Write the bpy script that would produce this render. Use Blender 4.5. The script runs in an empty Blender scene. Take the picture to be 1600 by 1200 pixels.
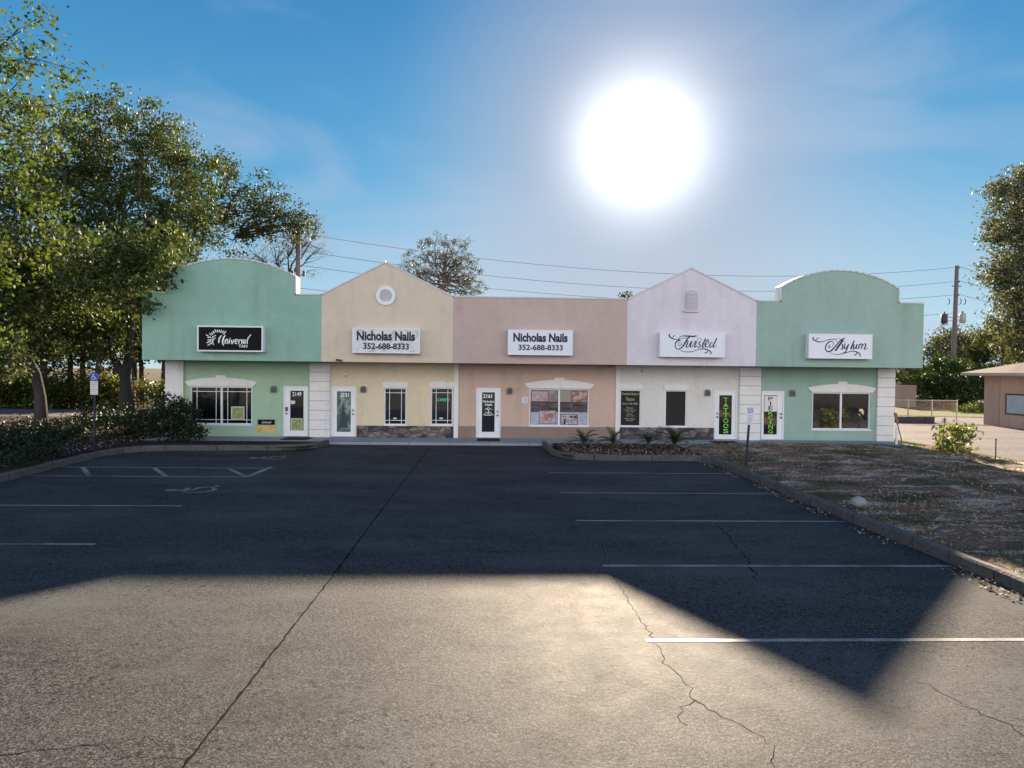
import bpy, math, random
import numpy as np
from mathutils import Matrix, Vector, noise as mnoise
R_ = math.radians
random.seed(7)
RNG = np.random.default_rng(11)
SC = bpy.context.scene
COL = SC.collection

# ------------------------------------------------------------------ camera
F = 1067.0
CAM = Vector((0.0, 0.0, 2.9))
ROT = Matrix.Rotation(R_(-1.888), 3, 'Z') @ Matrix.Rotation(R_(90 - 1.107), 3, 'X') @ Matrix.Rotation(R_(0.6), 3, 'Z')
cd = bpy.data.cameras.new("camera"); cam = bpy.data.objects.new("camera", cd); COL.objects.link(cam)
cd.sensor_width = 36; cd.lens = F / 1600 * 36; cd.clip_start = 0.1; cd.clip_end = 3000
cam.matrix_world = Matrix.Translation(CAM) @ ROT.to_4x4()
SC.camera = cam

def ray(x, y):
    return ROT @ Vector((x - 800.0, 600.0 - y, -F))
def AT(x, y, Y):
    r = ray(x, y); return CAM + r * (Y / r.y)
def G(x, y, z=0.0):
    r = ray(x, y); return CAM + r * ((z - CAM.z) / r.z)
def XY(x, X): r = ray(x, 600); return X * r.y / r.x
def XA(x, Y, y=600): return AT(x, y, Y).x
def ZA(x, y, Y): return AT(x, y, Y).z

# ------------------------------------------------------------------ light
SUN = ray(1000, 226).normalized()
sun_el = math.asin(SUN.z); sun_az = math.atan2(SUN.x, SUN.y)
EXPOSURE = 2.4
SUN_STRENGTH = 5.0
SKY_STRENGTH = 0.05
REAR_FILL = 14.6      # added unseen brightness low in the rear sky, fills the shaded facade
SC.view_settings.view_transform = 'Standard'; SC.view_settings.look = 'None'
SC.view_settings.exposure = EXPOSURE; SC.view_settings.gamma = 1.0
sl = bpy.data.lights.new("sun", 'SUN'); sl.energy = SUN_STRENGTH; sl.angle = R_(0.8); sl.color = (1.0, 0.80, 0.59)
so = bpy.data.objects.new("sun", sl); COL.objects.link(so)
so.rotation_euler = SUN.to_track_quat('Z', 'Y').to_euler()
SC.cycles.max_bounces = 6; SC.cycles.transparent_max_bounces = 8
SC.cycles.use_denoising = True
SC.cycles.sample_clamp_indirect = 4.0

W = bpy.data.worlds.new("World"); SC.world = W; W.use_nodes = True
wn = W.node_tree; wn.nodes.clear()
def WN(t, **k):
    n = wn.nodes.new(t)
    for a, b in k.items(): setattr(n, a, b)
    return n
def wmath(op, a, b=None, clamp=False):
    n = WN('ShaderNodeMath', operation=op, use_clamp=clamp)
    for i, v in enumerate((a, b)):
        if v is None: continue
        if hasattr(v, 'links'): wn.links.new(v, n.inputs[i])
        else: n.inputs[i].default_value = v
    return n.outputs[0]
def wmix(mode, fac, a, b):
    n = WN('ShaderNodeMix', data_type='RGBA', blend_type=mode)
    for s, v in ((n.inputs[0], fac), (n.inputs[6], a), (n.inputs[7], b)):
        if hasattr(v, 'links'): wn.links.new(v, s)
        elif isinstance(v, (int, float)): s.default_value = v
        else: s.default_value = (*v, 1)
    return n.outputs[2]
def wrange(v, a, b, c, d, interp='SMOOTHSTEP'):
    n = WN('ShaderNodeMapRange', interpolation_type=interp)
    wn.links.new(v, n.inputs[0])
    for i, q in zip((1, 2, 3, 4), (a, b, c, d)): n.inputs[i].default_value = q
    return n.outputs[0]
sky = WN('ShaderNodeTexSky', sky_type='NISHITA', sun_disc=False)
sky.sun_elevation = sun_el; sky.sun_rotation = sun_az
sky.air_density = 1.0; sky.dust_density = 0.6; sky.ozone_density = 2.0
tc = WN('ShaderNodeTexCoord')
vn = WN('ShaderNodeVectorMath', operation='NORMALIZE'); wn.links.new(tc.outputs['Generated'], vn.inputs[0])
vd = WN('ShaderNodeVectorMath', operation='DOT_PRODUCT'); wn.links.new(vn.outputs[0], vd.inputs[0]); vd.inputs[1].default_value = SUN
ang = wmath('ARCCOSINE', wmath('MINIMUM', vd.outputs['Value'], 0.99999))
sep = WN('ShaderNodeSeparateXYZ'); wn.links.new(vn.outputs[0], sep.inputs[0])
skyc = wmix('MULTIPLY', 1.0, sky.outputs[0], (0.36, 0.70, 0.95))
grad = WN('ShaderNodeValToRGB'); wn.links.new(wmath('MULTIPLY', sep.outputs[2], 1.6), grad.inputs[0])
cr = grad.color_ramp
for p, c in ((0.0, (2.9, 3.5, 3.9)), (0.18, (1.6, 2.7, 3.4)), (0.42, (.50, 1.75, 2.95)), (0.8, (.12, .98, 2.3)), (1.0, (.05, .62, 2.1))):
    e = cr.elements[0] if p == 0 else (cr.elements[-1] if p == 1 else cr.elements.new(p)); e.position = p; e.color = (*c, 1)
skyc = wmix('MIX', 0.9, skyc, grad.outputs[0])
halo = wrange(ang, R_(1), R_(22), 1.0, 0.0)
low = wmath('MULTIPLY', wrange(ang, R_(8), R_(36), 1.0, 0.0), wrange(sep.outputs[2], 0.02, 0.34, 0.8, 0.0))
skyc = wmix('MIX', low, skyc, (2.75, 2.85, 3.35))
skyc = wmix('MIX', wmath('MULTIPLY', halo, 0.9), skyc, (2.35, 2.42, 2.9))
nz = WN('ShaderNodeTexNoise'); nz.inputs['Scale'].default_value = 2.6; nz.inputs['Distortion'].default_value = .6; nz.inputs['Detail'].default_value = 5
mp = WN('ShaderNodeMapping'); mp.inputs['Scale'].default_value = (1, 1, 3.5)
wn.links.new(vn.outputs[0], mp.inputs[0]); wn.links.new(mp.outputs[0], nz.inputs['Vector'])
wisp = wmath('MULTIPLY', wrange(nz.outputs[0], 0.42, 0.70, 0.0, 0.62), wrange(sep.outputs[2], 0.0, 0.5, 1.0, 0.45))
skyc = wmix('MIX', wisp, skyc, (2.3, 2.8, 3.6))
g2 = wmath('MULTIPLY', wmath('POWER', 2.71828, wmath('MULTIPLY', wmath('POWER', wmath('DIVIDE', ang, R_(4.4)), 2.0), -1.0)), 7.2)
gc = WN('ShaderNodeCombineColor')
for i in range(3): wn.links.new(g2, gc.inputs[i])
skyc = wmix('ADD', 1.0, skyc, gc.outputs[0])
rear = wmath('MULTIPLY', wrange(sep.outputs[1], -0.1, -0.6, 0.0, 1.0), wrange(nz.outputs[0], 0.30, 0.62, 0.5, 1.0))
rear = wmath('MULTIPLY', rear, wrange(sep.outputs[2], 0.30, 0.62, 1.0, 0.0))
skyc = wmix('MIX', rear, skyc, (REAR_FILL * 1.02, REAR_FILL * 1.0, REAR_FILL * 1.02))
bg = WN('ShaderNodeBackground'); bg.inputs[1].default_value = SKY_STRENGTH
wn.links.new(skyc, bg.inputs[0])
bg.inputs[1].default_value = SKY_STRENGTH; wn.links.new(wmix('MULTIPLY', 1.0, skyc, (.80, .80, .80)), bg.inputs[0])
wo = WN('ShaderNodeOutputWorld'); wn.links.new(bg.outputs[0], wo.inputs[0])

# ------------------------------------------------------------------ material helpers
class NT:
    def __init__(s, name, rough=0.8, spec=0.3, metal=0.0):
        s.m = bpy.data.materials.new(name); s.m.use_nodes = True
        s.t = s.m.node_tree; s.b = s.t.nodes['Principled BSDF']
        s.b.inputs['Roughness'].default_value = rough
        s.b.inputs['Specular IOR Level'].default_value = spec
        s.b.inputs['Metallic'].default_value = metal
        s.tc = s.t.nodes.new('ShaderNodeTexCoord').outputs['Object']
        s.pos = s.t.nodes.new('ShaderNodeNewGeometry').outputs['Position']
    def n(s, t, **k):
        n = s.t.nodes.new(t)
        for a, b in k.items(): setattr(n, a, b)
        return n
    def L(s, a, b): s.t.links.new(a, b)
    def _set(s, sock, v):
        if hasattr(v, 'links'): s.L(v, sock)
        elif isinstance(v, (int, float)): sock.default_value = v
        else: sock.default_value = (*v, 1) if len(v) == 3 and sock.type == 'RGBA' else v
    def map(s, scale=(1, 1, 1), loc=(0, 0, 0)):
        n = s.n('ShaderNodeMapping'); s.L(s.pos, n.inputs[0]); n.inputs['Scale'].default_value = scale; n.inputs['Location'].default_value = loc
        return n.outputs[0]
    def noise(s, scale, detail=4, rough=.55, vec=None, dist=0):
        n = s.n('ShaderNodeTexNoise'); s.L(vec or s.pos, n.inputs['Vector'])
        n.inputs['Scale'].default_value = scale; n.inputs['Detail'].default_value = detail; n.inputs['Roughness'].default_value = rough
        n.inputs['Distortion'].default_value = dist
        return n.outputs[0]
    def voro(s, scale, feature='F1', vec=None, out='Distance', rnd=1.0):
        n = s.n('ShaderNodeTexVoronoi', feature=feature); s.L(vec or s.pos, n.inputs['Vector'])
        n.inputs['Scale'].default_value = scale; n.inputs['Randomness'].default_value = rnd
        return n.outputs[out]
    def rng(s, v, a, b, c=0.0, d=1.0):
        n = s.n('ShaderNodeMapRange'); s.L(v, n.inputs[0])
        for i, q in zip((1, 2, 3, 4), (a, b, c, d)): n.inputs[i].default_value = q
        return n.outputs[0]
    def ramp(s, v, stops, interp='LINEAR'):
        n = s.n('ShaderNodeValToRGB'); s.L(v, n.inputs[0]); cr = n.color_ramp; cr.interpolation = interp
        while len(cr.elements) < len(stops): cr.elements.new(0.5)
        for e, (p, c) in zip(cr.elements, stops): e.position = p; e.color = (*c, 1)
        return n.outputs[0]
    def mix(s, fac, a, b, mode='MIX'):
        n = s.n('ShaderNodeMix', data_type='RGBA', blend_type=mode)
        s._set(n.inputs[0], fac); s._set(n.inputs[6], a); s._set(n.inputs[7], b)
        return n.outputs[2]
    def math(s, op, a, b=0.0):
        n = s.n('ShaderNodeMath', operation=op); s._set(n.inputs[0], a); s._set(n.inputs[1], b); return n.outputs[0]
    def color(s, c): s._set(s.b.inputs['Base Color'], c); return s
    def rough(s, c): s._set(s.b.inputs['Roughness'], c); return s
    def bump(s, h, strength=.3, dist=.01):
        n = s.n('ShaderNodeBump'); s._set(n.inputs['Height'], h); n.inputs['Strength'].default_value = strength; n.inputs['Distance'].default_value = dist
        s.L(n.outputs[0], s.b.inputs['Normal']); return s

def plain(name, c, rough=.6, spec=.4, metal=0, var=.12):
    t = NT(name, rough, spec, metal)
    f = t.noise(2.3, 4)
    t.color(t.mix(f, [x * (1 - var) for x in c], [min(1, x * (1 + var)) for x in c]))
    return t.m
def stucco(name, c, dirt=(.25, .24, .2), dirtamt=.5):
    t = NT(name, .9, .2)
    big = t.noise(.55, 5, .6)
    c1 = t.mix(big, [x * .88 for x in c], [min(1, x * 1.1) for x in c])
    streak = t.noise(1.0, 5, .6, t.map((1.6, 1.6, .22)))
    c2 = t.mix(t.rng(streak, .52, .8, 0, dirtamt), c1, [a * b * 2.2 for a, b in zip(c, dirt)])
    fine = t.noise(38, 3, .6)
    c3 = t.mix(t.rng(fine, .3, .7, 0, .26), c2, [x * .68 for x in c])
    c3 = t.mix(t.rng(t.noise(4.5, 5, .65), .35, .75, 0, .30), c3, [min(1, x * 1.22) for x in c])
    c3 = t.mix(t.rng(t.noise(.9, 4, .6, t.map((1, 1, 1), (9, 0, 3))), .5, .75, 0, .22), c3, [c[0] * .62, c[1] * .66, c[2] * .55])
    t.color(c3); t.bump(t.noise(28, 4, .65), .5, .02)
    return t.m
def leafmat(name, cols, trans=.35, rough=.45, spec=.5):
    t = NT(name, rough, spec)
    gi = t.n('ShaderNodeNewGeometry').outputs['Random Per Island']
    cl = t.noise(.8, 3)
    v = t.math('ADD', t.math('MULTIPLY', gi, .6), t.math('MULTIPLY', t.rng(cl, .3, .7), .4))
    k = len(cols)
    c = t.ramp(v, [(i / (k - 1), cols[i]) for i in range(k)])
    t.color(c)
    tr = t.n('ShaderNodeBsdfTranslucent'); t.L(t.mix(1.0, c, (1.5, 1.4, .6), 'MULTIPLY'), tr.inputs[0])
    ms = t.n('ShaderNodeMixShader'); ms.inputs[0].default_value = trans
    t.L(t.b.outputs[0], ms.inputs[1]); t.L(tr.outputs[0], ms.inputs[2])
    t.L(ms.outputs[0], t.t.nodes['Material Output'].inputs['Surface'])
    return t.m

# surfaces
def asphalt():
    t = NT("asphalt", .8, .05)
    big = t.noise(.35, 4, .55); med = t.noise(2.2, 5, .65)
    base = t.mix(t.rng(big, .3, .7), (.042, .041, .040), (.062, .060, .056))
    base = t.mix(t.rng(med, .35, .7, 0, .45), base, (.076, .073, .066))
    grain = t.voro(84, out='Color'); gs = t.n('ShaderNodeSeparateColor'); t.L(grain, gs.inputs[0]); gv = gs.outputs[0]
    base = t.mix(t.rng(gv, .60, .95, 0, .85), base, (.155, .147, .130))
    base = t.mix(t.rng(gv, .45, .10, 0, .9), base, (.008, .008, .008))
    st = t.noise(.8, 6, .7, t.map((.6, 1.1, 1)), 1.0)
    base = t.mix(t.rng(st, .52, .72, 0, .72), base, (.017, .0165, .016))
    lt = t.noise(.5, 5, .65, t.map((.5, 1.2, 1), (17, 3, 0)))
    base = t.mix(t.rng(lt, .46, .72, 0, .75), base, (.115, .108, .097))
    base = t.mix(t.math('MULTIPLY', t.rng(t.noise(26, 5, .8), .60, .66), t.rng(t.noise(1.3, 4, .6, t.map((1, 1, 1), (2, 2, 0))), .42, .66)), base, (.010, .010, .010))
    pits = t.noise(11, 6, .75); pz = t.noise(.6, 3, .5, t.map((1, 1, 1), (4, 9, 0)))
    base = t.mix(t.math('MULTIPLY', t.rng(pits, .54, .62), t.rng(pz, .42, .58)), base, (.008, .008, .008))
    base = t.mix(1.0, base, (.72, .80, .88), 'MULTIPLY')
    t.color(base); t.rough(t.rng(med, .3, .7, .68, .76))
    t.bump(t.math('ADD', t.math('MULTIPLY', gv, .8), t.math('MULTIPLY', t.noise(20, 4), .7)), .55, .010)
    return t.m
def worn_paint():
    t = NT("worn_white_paint", .6, .4)
    a = t.noise(75, 3, .7); w = t.noise(1.1, 5, .65)
    f = t.math('MULTIPLY', t.rng(a, .36, .50), t.rng(w, .38, .56))
    t.color(t.mix(f, (.08, .075, .068), (.29, .29, .285)))
    return t.m
def concrete(name, c=(.33, .33, .33), seams=False):
    t = NT(name, .8, .3)
    col = t.mix(t.noise(1.3, 6, .65), [x * .62 for x in c], [x * 1.15 for x in c])
    col = t.mix(t.rng(t.noise(40, 3), .5, .75, 0, .5), col, [x * .5 for x in c])
    if seams:
        sx = t.n('ShaderNodeSeparateXYZ'); t.L(t.pos, sx.inputs[0])
        fr = t.math('FRACT', t.math('MULTIPLY', sx.outputs[0], 1 / 1.55))
        col = t.mix(t.math('LESS_THAN', fr, .012), col, [x * .3 for x in c])
    t.color(col); t.bump(t.noise(50, 3), .3, .006)
    return t.m
def kerbmat():
    t = NT("kerb_concrete", .85, .2); c = (.10, .098, .092)
    col = t.mix(t.noise(1.7, 6, .7), [x * .45 for x in c], [x * 1.4 for x in c])
    col = t.mix(t.rng(t.noise(9, 5, .7), .52, .66, 0, .8), col, (.035, .034, .032))
    sx = t.n('ShaderNodeSeparateXYZ'); t.L(t.pos, sx.inputs[0])
    fr = t.math('FRACT', t.math('MULTIPLY', t.math('ADD', sx.outputs[0], sx.outputs[1]), 1 / 1.83))
    col = t.mix(t.math('LESS_THAN', fr, .013), col, (.012, .012, .012))
    t.color(col); t.bump(t.noise(22, 5), .6, .02); return t.m
def dirt(name, a, b, c, sc=1.0):
    t = NT(name, .95, .1)
    n1 = t.noise(1.1 * sc, 6, .7); n2 = t.noise(14 * sc, 5, .75)
    col = t.ramp(n1, [(.3, a), (.5, b), (.68, c)])
    col = t.mix(t.rng(n2, .35, .65, 0, .75), col, [x * .35 for x in b])
    t.color(col); t.bump(n2, .8, .05)
    return t.m
def lawnsoil(name, a, b, c, sc=1.0):
    t = NT(name, .95, .1)
    n1 = t.noise(1.0, 6, .7, t.map((.75, 1.5, 1)), .6); n2 = t.noise(15, 5, .75); n3 = t.noise(.55, 4, .6, t.map((1, 1, 1), (5, 8, 0)))
    col = t.ramp(n1, [(.34, b), (.50, b), (.56, c), (.66, c)])
    col = t.mix(t.rng(n3, .50, .60, 0, .9), col, a)
    col = t.mix(t.rng(n2, .40, .60, 0, .85), col, [x * .22 for x in b])
    t.color(col); t.bump(n2, .8, .05)
    return t.m
def stone():
    t = NT("fieldstone", .8, .3)
    warp = t.n('ShaderNodeVectorMath', operation='ADD')
    nn = t.n('ShaderNodeTexNoise'); t.L(t.pos, nn.inputs['Vector']); nn.inputs['Scale'].default_value = 3
    sc = t.n('ShaderNodeVectorMath', operation='SCALE'); t.L(nn.outputs[1], sc.inputs[0]); sc.inputs[3].default_value = .12
    t.L(t.pos, warp.inputs[0]); t.L(sc.outputs[0], warp.inputs[1])
    mpn = t.n('ShaderNodeMapping'); t.L(warp.outputs[0], mpn.inputs[0]); mpn.inputs['Scale'].default_value = (1, 0.001, 1.35)
    v = mpn.outputs[0]
    cell = t.voro(3.3, vec=v, out='Color'); e = t.voro(3.3, 'DISTANCE_TO_EDGE', vec=v)
    sx = t.n('ShaderNodeSeparateColor'); t.L(cell, sx.inputs[0])
    col = t.ramp(sx.outputs[0], [(0, (.05, .045, .055)), (.25, (.16, .13, .12)), (.45, (.22, .20, .19)), (.6, (.10, .09, .10)), (.8, (.26, .21, .17)), (1, (.17, .19, .16))], 'CONSTANT')
    col = t.mix(t.rng(t.noise(18, 5), .3, .7, 0, .5), col, (.08, .07, .07))
    col = t.mix(t.rng(e, .0, .05, .9, 0), col, (.07, .065, .06))
    t.color(col); t.bump(t.rng(e, 0, .12), .9, .04)
    return t.m
def bark(name, c):
    t = NT(name, .95, .1)
    n1 = t.noise(6, 6, .7, t.map((3, 3, .7)))
    t.color(t.mix(n1, [x * .45 for x in c], [x * 1.5 for x in c])); t.bump(n1, .8, .05)
    return t.m
def glass(name, c=(.004, .005, .007), rough=.05, spec=.9):
    t = NT(name, rough, spec)
    t.b.inputs['IOR'].default_value = 1.9
    n1 = t.noise(1.4, 3)
    t.color(t.mix(t.rng(n1, .4, .65), c, [x * 2.2 for x in c]))
    t.bump(t.noise(.9, 2), .12, .05)
    return t.m

MT = dict(
    asphalt=asphalt(), paint=worn_paint(), walk=concrete("sidewalk_concrete", (.30, .33, .37), True),
    kerb=kerbmat(), step=concrete("threshold_concrete", (.25, .25, .25)),
    g1=stucco("green_stucco", (.275, .455, .365)), g2=stucco("sage_green_stucco", (.31, .435, .375)),
    ye=stucco("cream_yellow_stucco", (.66, .56, .44)), ta=stucco("dusty_rose_stucco", (.53, .41, .365)),
    pi=stucco("pale_lilac_stucco", (.68, .63, .67)),
    g1w=stucco("lower_green_stucco", (.36, .50, .36)), yew=stucco("warm_yellow_stucco", (.70, .59, .42)),
    taw=stucco("lower_rose_stucco", (.58, .42, .34)), piw=stucco("off_white_stucco", (.68, .66, .62)),
    white=stucco("white_trim_stucco", (.76, .74, .72)), base=stucco("brown_base_stucco", (.27, .20, .17)),
    beige=stucco("beige_stucco", (.5, .45, .38)),
    coping=plain("white_metal_coping", (.52, .52, .54), .35, .5), frame=plain("white_vinyl", (.74, .74, .76), .4, .5),
    signface=plain("white_sign_face", (.72, .74, .80), .35, .5, var=.05), black=plain("black_sign_face", (.004, .004, .005), .5, .12),
    oldface=None, ink=plain("black_ink", (.02, .02, .03), .5, .3), inkw=plain("white_ink", (.8, .8, .8), .5, .3),
    roof=plain("white_roof_membrane", (.55, .55, .55), .8), stone=stone(), glass=glass("dark_glass"),
    metal=plain("grey_steel", (.25, .25, .26), .45, .5, .6), dark=plain("dark_iron", (.03, .03, .035), .5, .5),
    grass=dirt("ground_grass", (.025, .035, .01), (.06, .05, .03), (.12, .10, .07)),
    mulch=dirt("brown_mulch", (.028, .02, .016), (.045, .032, .025), (.075, .055, .042), 2),
    bed=lawnsoil("bare_sandy_soil", (.07, .085, .03), (.24, .16, .11), (.70, .58, .44)),
    drive=dirt("pale_driveway", (.12, .11, .11), (.145, .132, .135), (.17, .155, .155), .5),
    bark=bark("oak_bark", (.06, .056, .052)), pbark=bark("pine_bark", (.13, .10, .09)), polew=bark("pole_wood", (.19, .15, .15)),
    brick=stucco("tan_brown_stucco", (.46, .33, .265)), shingle=plain("brown_shingle", (.062, .040, .038), .9, .2, 0, .3),
    lamp=plain("grey_lamp_casting", (.13, .13, .12), .5, .4),
)
def oldface():
    t = NT("peeling_sign_face", .5, .4)
    f = t.noise(4.5, 5, .7)
    t.color(t.mix(t.rng(f, .52, .66), (.68, .70, .70), (.42, .40, .30)))
    return t.m
MT['oldface'] = oldface()
LF = dict(
    oak=leafmat("oak_leaves", [(.013,.027,.007),(.026,.044,.010),(.040,.062,.015),(.07,.090,.028),(.16,.17,.10)], .27, .68, .22),  # last stop paints bright highlights into the leaf colour
    oakdark=leafmat("dark_oak_leaves", [(.013,.022,.007),(.024,.038,.010),(.038,.054,.013),(.08,.085,.03)], .28, .68, .2),
    near=leafmat("young_oak_leaves", [(.022,.042,.009),(.038,.065,.012),(.062,.092,.018),(.12,.12,.04)], .34, .7, .15),
    pale=leafmat("pale_oak_leaves", [(.025,.038,.016),(.045,.06,.028),(.11,.11,.075),(.04,.06,.02),(.22,.20,.16)], .24, .68, .22),
    budding=leafmat("pink_buds", [(.12, .085, .07), (.17, .125, .105), (.10, .085, .05)], .3, .7, .1),
    pine=leafmat("pine_needles", [(.03,.036,.016),(.05,.058,.026),(.09,.08,.04)], .2, .6, .25),
    shrub=leafmat("dark_ivy_leaves", [(.006,.014,.006),(.010,.022,.008),(.018,.030,.011)], .1, .6, .25),
    hedge=leafmat("hedge_leaves", [(.010,.024,.006),(.02,.04,.008),(.05,.08,.012)], .25, .6, .25),
    gold=leafmat("golden_undergrowth", [(.02,.03,.008),(.05,.055,.012),(.10,.09,.018),(.02,.03,.008)], .35, .6, .2),
    bright=leafmat("bright_shrub_leaves", [(.07,.10,.02),(.12,.145,.035),(.16,.16,.06)], .35, .5, .4),
    sago=leafmat("sago_fronds", [(.02, .035, .012), (.035, .055, .018), (.06, .075, .03)], .15),
    litter=leafmat("dead_leaves", [(.05,.035,.025),(.22,.145,.10),(.40,.30,.22),(.08,.06,.045)], .1, .8, .15),
    blade=leafmat("grass_blades", [(.018,.035,.008),(.035,.058,.012),(.06,.065,.022)], .25, .6, .2),
)
# ------------------------------------------------------------------ mesh helpers
class MB:
    def __init__(s): s.v = []; s.f = []
    def quad(s, *p):
        i = len(s.v); s.v += [tuple(q) for q in p]; s.f.append(tuple(range(i, i + len(p)))); return s
    def box(s, x0, x1, y0, y1, z0, z1):
        i = len(s.v)
        s.v += [(x0, y0, z0), (x1, y0, z0), (x1, y1, z0), (x0, y1, z0), (x0, y0, z1), (x1, y0, z1), (x1, y1, z1), (x0, y1, z1)]
        s.f += [tuple(i + k for k in q) for q in ((0, 3, 2, 1), (4, 5, 6, 7), (0, 1, 5, 4), (1, 2, 6, 5), (2, 3, 7, 6), (3, 0, 4, 7))]
        return s
    def prism(s, pts, y0, y1):      # outline in XZ, given anticlockwise seen from the front (-Y)
        n = len(pts); i = len(s.v)
        s.v += [(x, y0, z) for x, z in pts] + [(x, y1, z) for x, z in pts]
        s.f.append(tuple(range(i, i + n))); s.f.append(tuple(range(i + 2 * n - 1, i + n - 1, -1)))
        for k in range(n):
            a, b = i + k, i + (k + 1) % n; s.f.append((b, a, a + n, b + n))
        return s
    def slab(s, pts, z0, z1):       # outline in XY
        n = len(pts); i = len(s.v)
        s.v += [(x, y, z0) for x, y in pts] + [(x, y, z1) for x, y in pts]
        s.f.append(tuple(range(i + n - 1, i - 1, -1))); s.f.append(tuple(range(i + n, i + 2 * n)))
        for k in range(n):
            a, b = i + k, i + (k + 1) % n; s.f.append((a, b, b + n, a + n))
        return s
    def tube(s, pts, rad, n=6, cap=True):
        pts = [Vector(p) for p in pts]
        if not hasattr(rad, '__len__'): rad = [rad] * len(pts)
        base = len(s.v); ref = Vector((.31, .95, .12)).normalized()
        for k, p in enumerate(pts):
            d = (pts[min(k + 1, len(pts) - 1)] - pts[max(k - 1, 0)]).normalized()
            u = d.cross(ref)
            if u.length < 1e-3: u = d.cross(Vector((1, 0, 0)))
            u.normalize(); w = d.cross(u)
            for j in range(n):
                a = 2 * math.pi * j / n
                s.v.append(tuple(p + (u * math.cos(a) + w * math.sin(a)) * rad[k]))
        for k in range(len(pts) - 1):
            for j in range(n):
                a = base + k * n + j; b = base + k * n + (j + 1) % n
                s.f.append((a, b, b + n, a + n))
        if cap:
            s.f.append(tuple(base + j for j in range(n))[::-1]); s.f.append(tuple(base + (len(pts) - 1) * n + j for j in range(n)))
        return s
    def disc(s, c, r, y, n=24, sx=1.0):
        i = len(s.v); s.v += [(c[0] + r * sx * math.cos(2 * math.pi * k / n), y, c[1] + r * math.sin(2 * math.pi * k / n)) for k in range(n)]
        s.f.append(tuple(range(i, i + n))); return s
    def build(s, name, mat, parent=None, smooth=False, bevel=0):
        me = bpy.data.meshes.new(name); me.from_pydata(s.v, [], s.f); me.update()
        return link(name, me, mat, parent, smooth, bevel)

def link(name, me, mat, parent=None, smooth=False, bevel=0):
    if mat is not None: me.materials.clear(); me.materials.append(mat)
    o = bpy.data.objects.new(name, me); COL.objects.link(o)
    if parent is not None:
        o.parent = parent; o.matrix_parent_inverse = root_inv(parent)
    if smooth:
        me.polygons.foreach_set('use_smooth', [True] * len(me.polygons))
    if bevel:
        b = o.modifiers.new('bevel', 'BEVEL'); b.width = bevel; b.segments = 2; b.limit_method = 'ANGLE'
    return o
WORLDM = {}
def root_inv(p):
    return WORLDM.get(p.name, Matrix.Identity(4)).inverted()
def thing(name, loc, label, cat, group=None):
    o = bpy.data.objects.new(name, None); COL.objects.link(o); o.location = loc; o.empty_display_size = .3
    WORLDM[o.name] = Matrix.Translation(Vector(loc))
    tag(o, label, cat, group); return o
def tag(o, label=None, cat=None, group=None, kind=None):
    if label: o['label'] = label
    if cat: o['category'] = cat
    if group: o['group'] = group
    if kind: o['kind'] = kind
    return o
def struct(o): o['kind'] = 'structure'; return o

DG = None
def text_mesh(name, s, x0, x1, z0, z1, y, mat, parent=None, bold=0.0, shear=0.0, depth=.004):
    cu = bpy.data.curves.new('t', 'FONT'); cu.body = s; cu.offset = bold; cu.resolution_u = 4; cu.shear = shear
    cu.align_x = 'CENTER'
    o = bpy.data.objects.new('t', cu); COL.objects.link(o)
    bpy.context.view_layer.update()
    me = bpy.data.meshes.new_from_object(o.evaluated_get(bpy.context.evaluated_depsgraph_get()))
    bpy.data.objects.remove(o)
    n = len(me.vertices); co = np.empty(n * 3, 'f'); me.vertices.foreach_get('co', co); co = co.reshape(-1, 3)
    a, b = co.min(0), co.max(0)
    X = x0 + (co[:, 0] - a[0]) / (b[0] - a[0]) * (x1 - x0); Z = z0 + (co[:, 1] - a[1]) / (b[1] - a[1]) * (z1 - z0)
    out = np.stack([X, np.full(n, y - depth), Z], 1).astype('f'); me.vertices.foreach_set('co', out.ravel()); me.update()
    me.name = name
    return link(name, me, mat, parent)
def text_px(name, s, x0, x1, y0, y1, Y, mat, parent=None, **k):
    xm = (x0 + x1) / 2
    return text_mesh(name, s, XA(x0, Y, (y0 + y1) / 2), XA(x1, Y, (y0 + y1) / 2), ZA(xm, y1, Y), ZA(xm, y0, Y), Y, mat, parent, **k)

def catmull(P, sub=6):
    P = [np.array(p, float) for p in P]
    if len(P) == 2: return [P[0] + (P[1] - P[0]) * k / 3 for k in range(4)]
    out = []; Q = [2 * P[0] - P[1]] + P + [2 * P[-1] - P[-2]]
    for i in range(1, len(Q) - 2):
        p0, p1, p2, p3 = Q[i - 1:i + 3]
        for k in range(sub):
            t = k / sub
            out.append(.5 * ((2 * p1) + (-p0 + p2) * t + (2 * p0 - 5 * p1 + 4 * p2 - p3) * t * t + (-p0 + 3 * p1 - 3 * p2 + p3) * t ** 3))
    out.append(P[-1]); return out
def strokes(name, SS, conv, k, Y, mat, parent, depth=.004):
    """SS: lists of (x,y,w) ; conv maps to metres on plane Y"""
    m = MB(); dy = 0
    for S in SS:
        dy += .00006
        c = catmull(S); L = []; Rr = []
        for i, p in enumerate(c):
            d = c[min(i + 1, len(c) - 1)][:2] - c[max(i - 1, 0)][:2]; ln = np.hypot(*d) or 1
            nx, ny = -d[1] / ln, d[0] / ln; w = p[2] * k * .5
            L.append((p[0] + nx * w, p[1] + ny * w)); Rr.append((p[0] - nx * w, p[1] - ny * w))
        A = [conv(*q) for q in L]; B = [conv(*q) for q in Rr]
        for i in range(len(c) - 1):
            m.quad((A[i][0], Y - depth - dy, A[i][1]), (B[i][0], Y - depth - dy, B[i][1]), (B[i + 1][0], Y - depth - dy, B[i + 1][1]), (A[i + 1][0], Y - depth - dy, A[i + 1][1]))
    return m.build(name, mat, parent)

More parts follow.
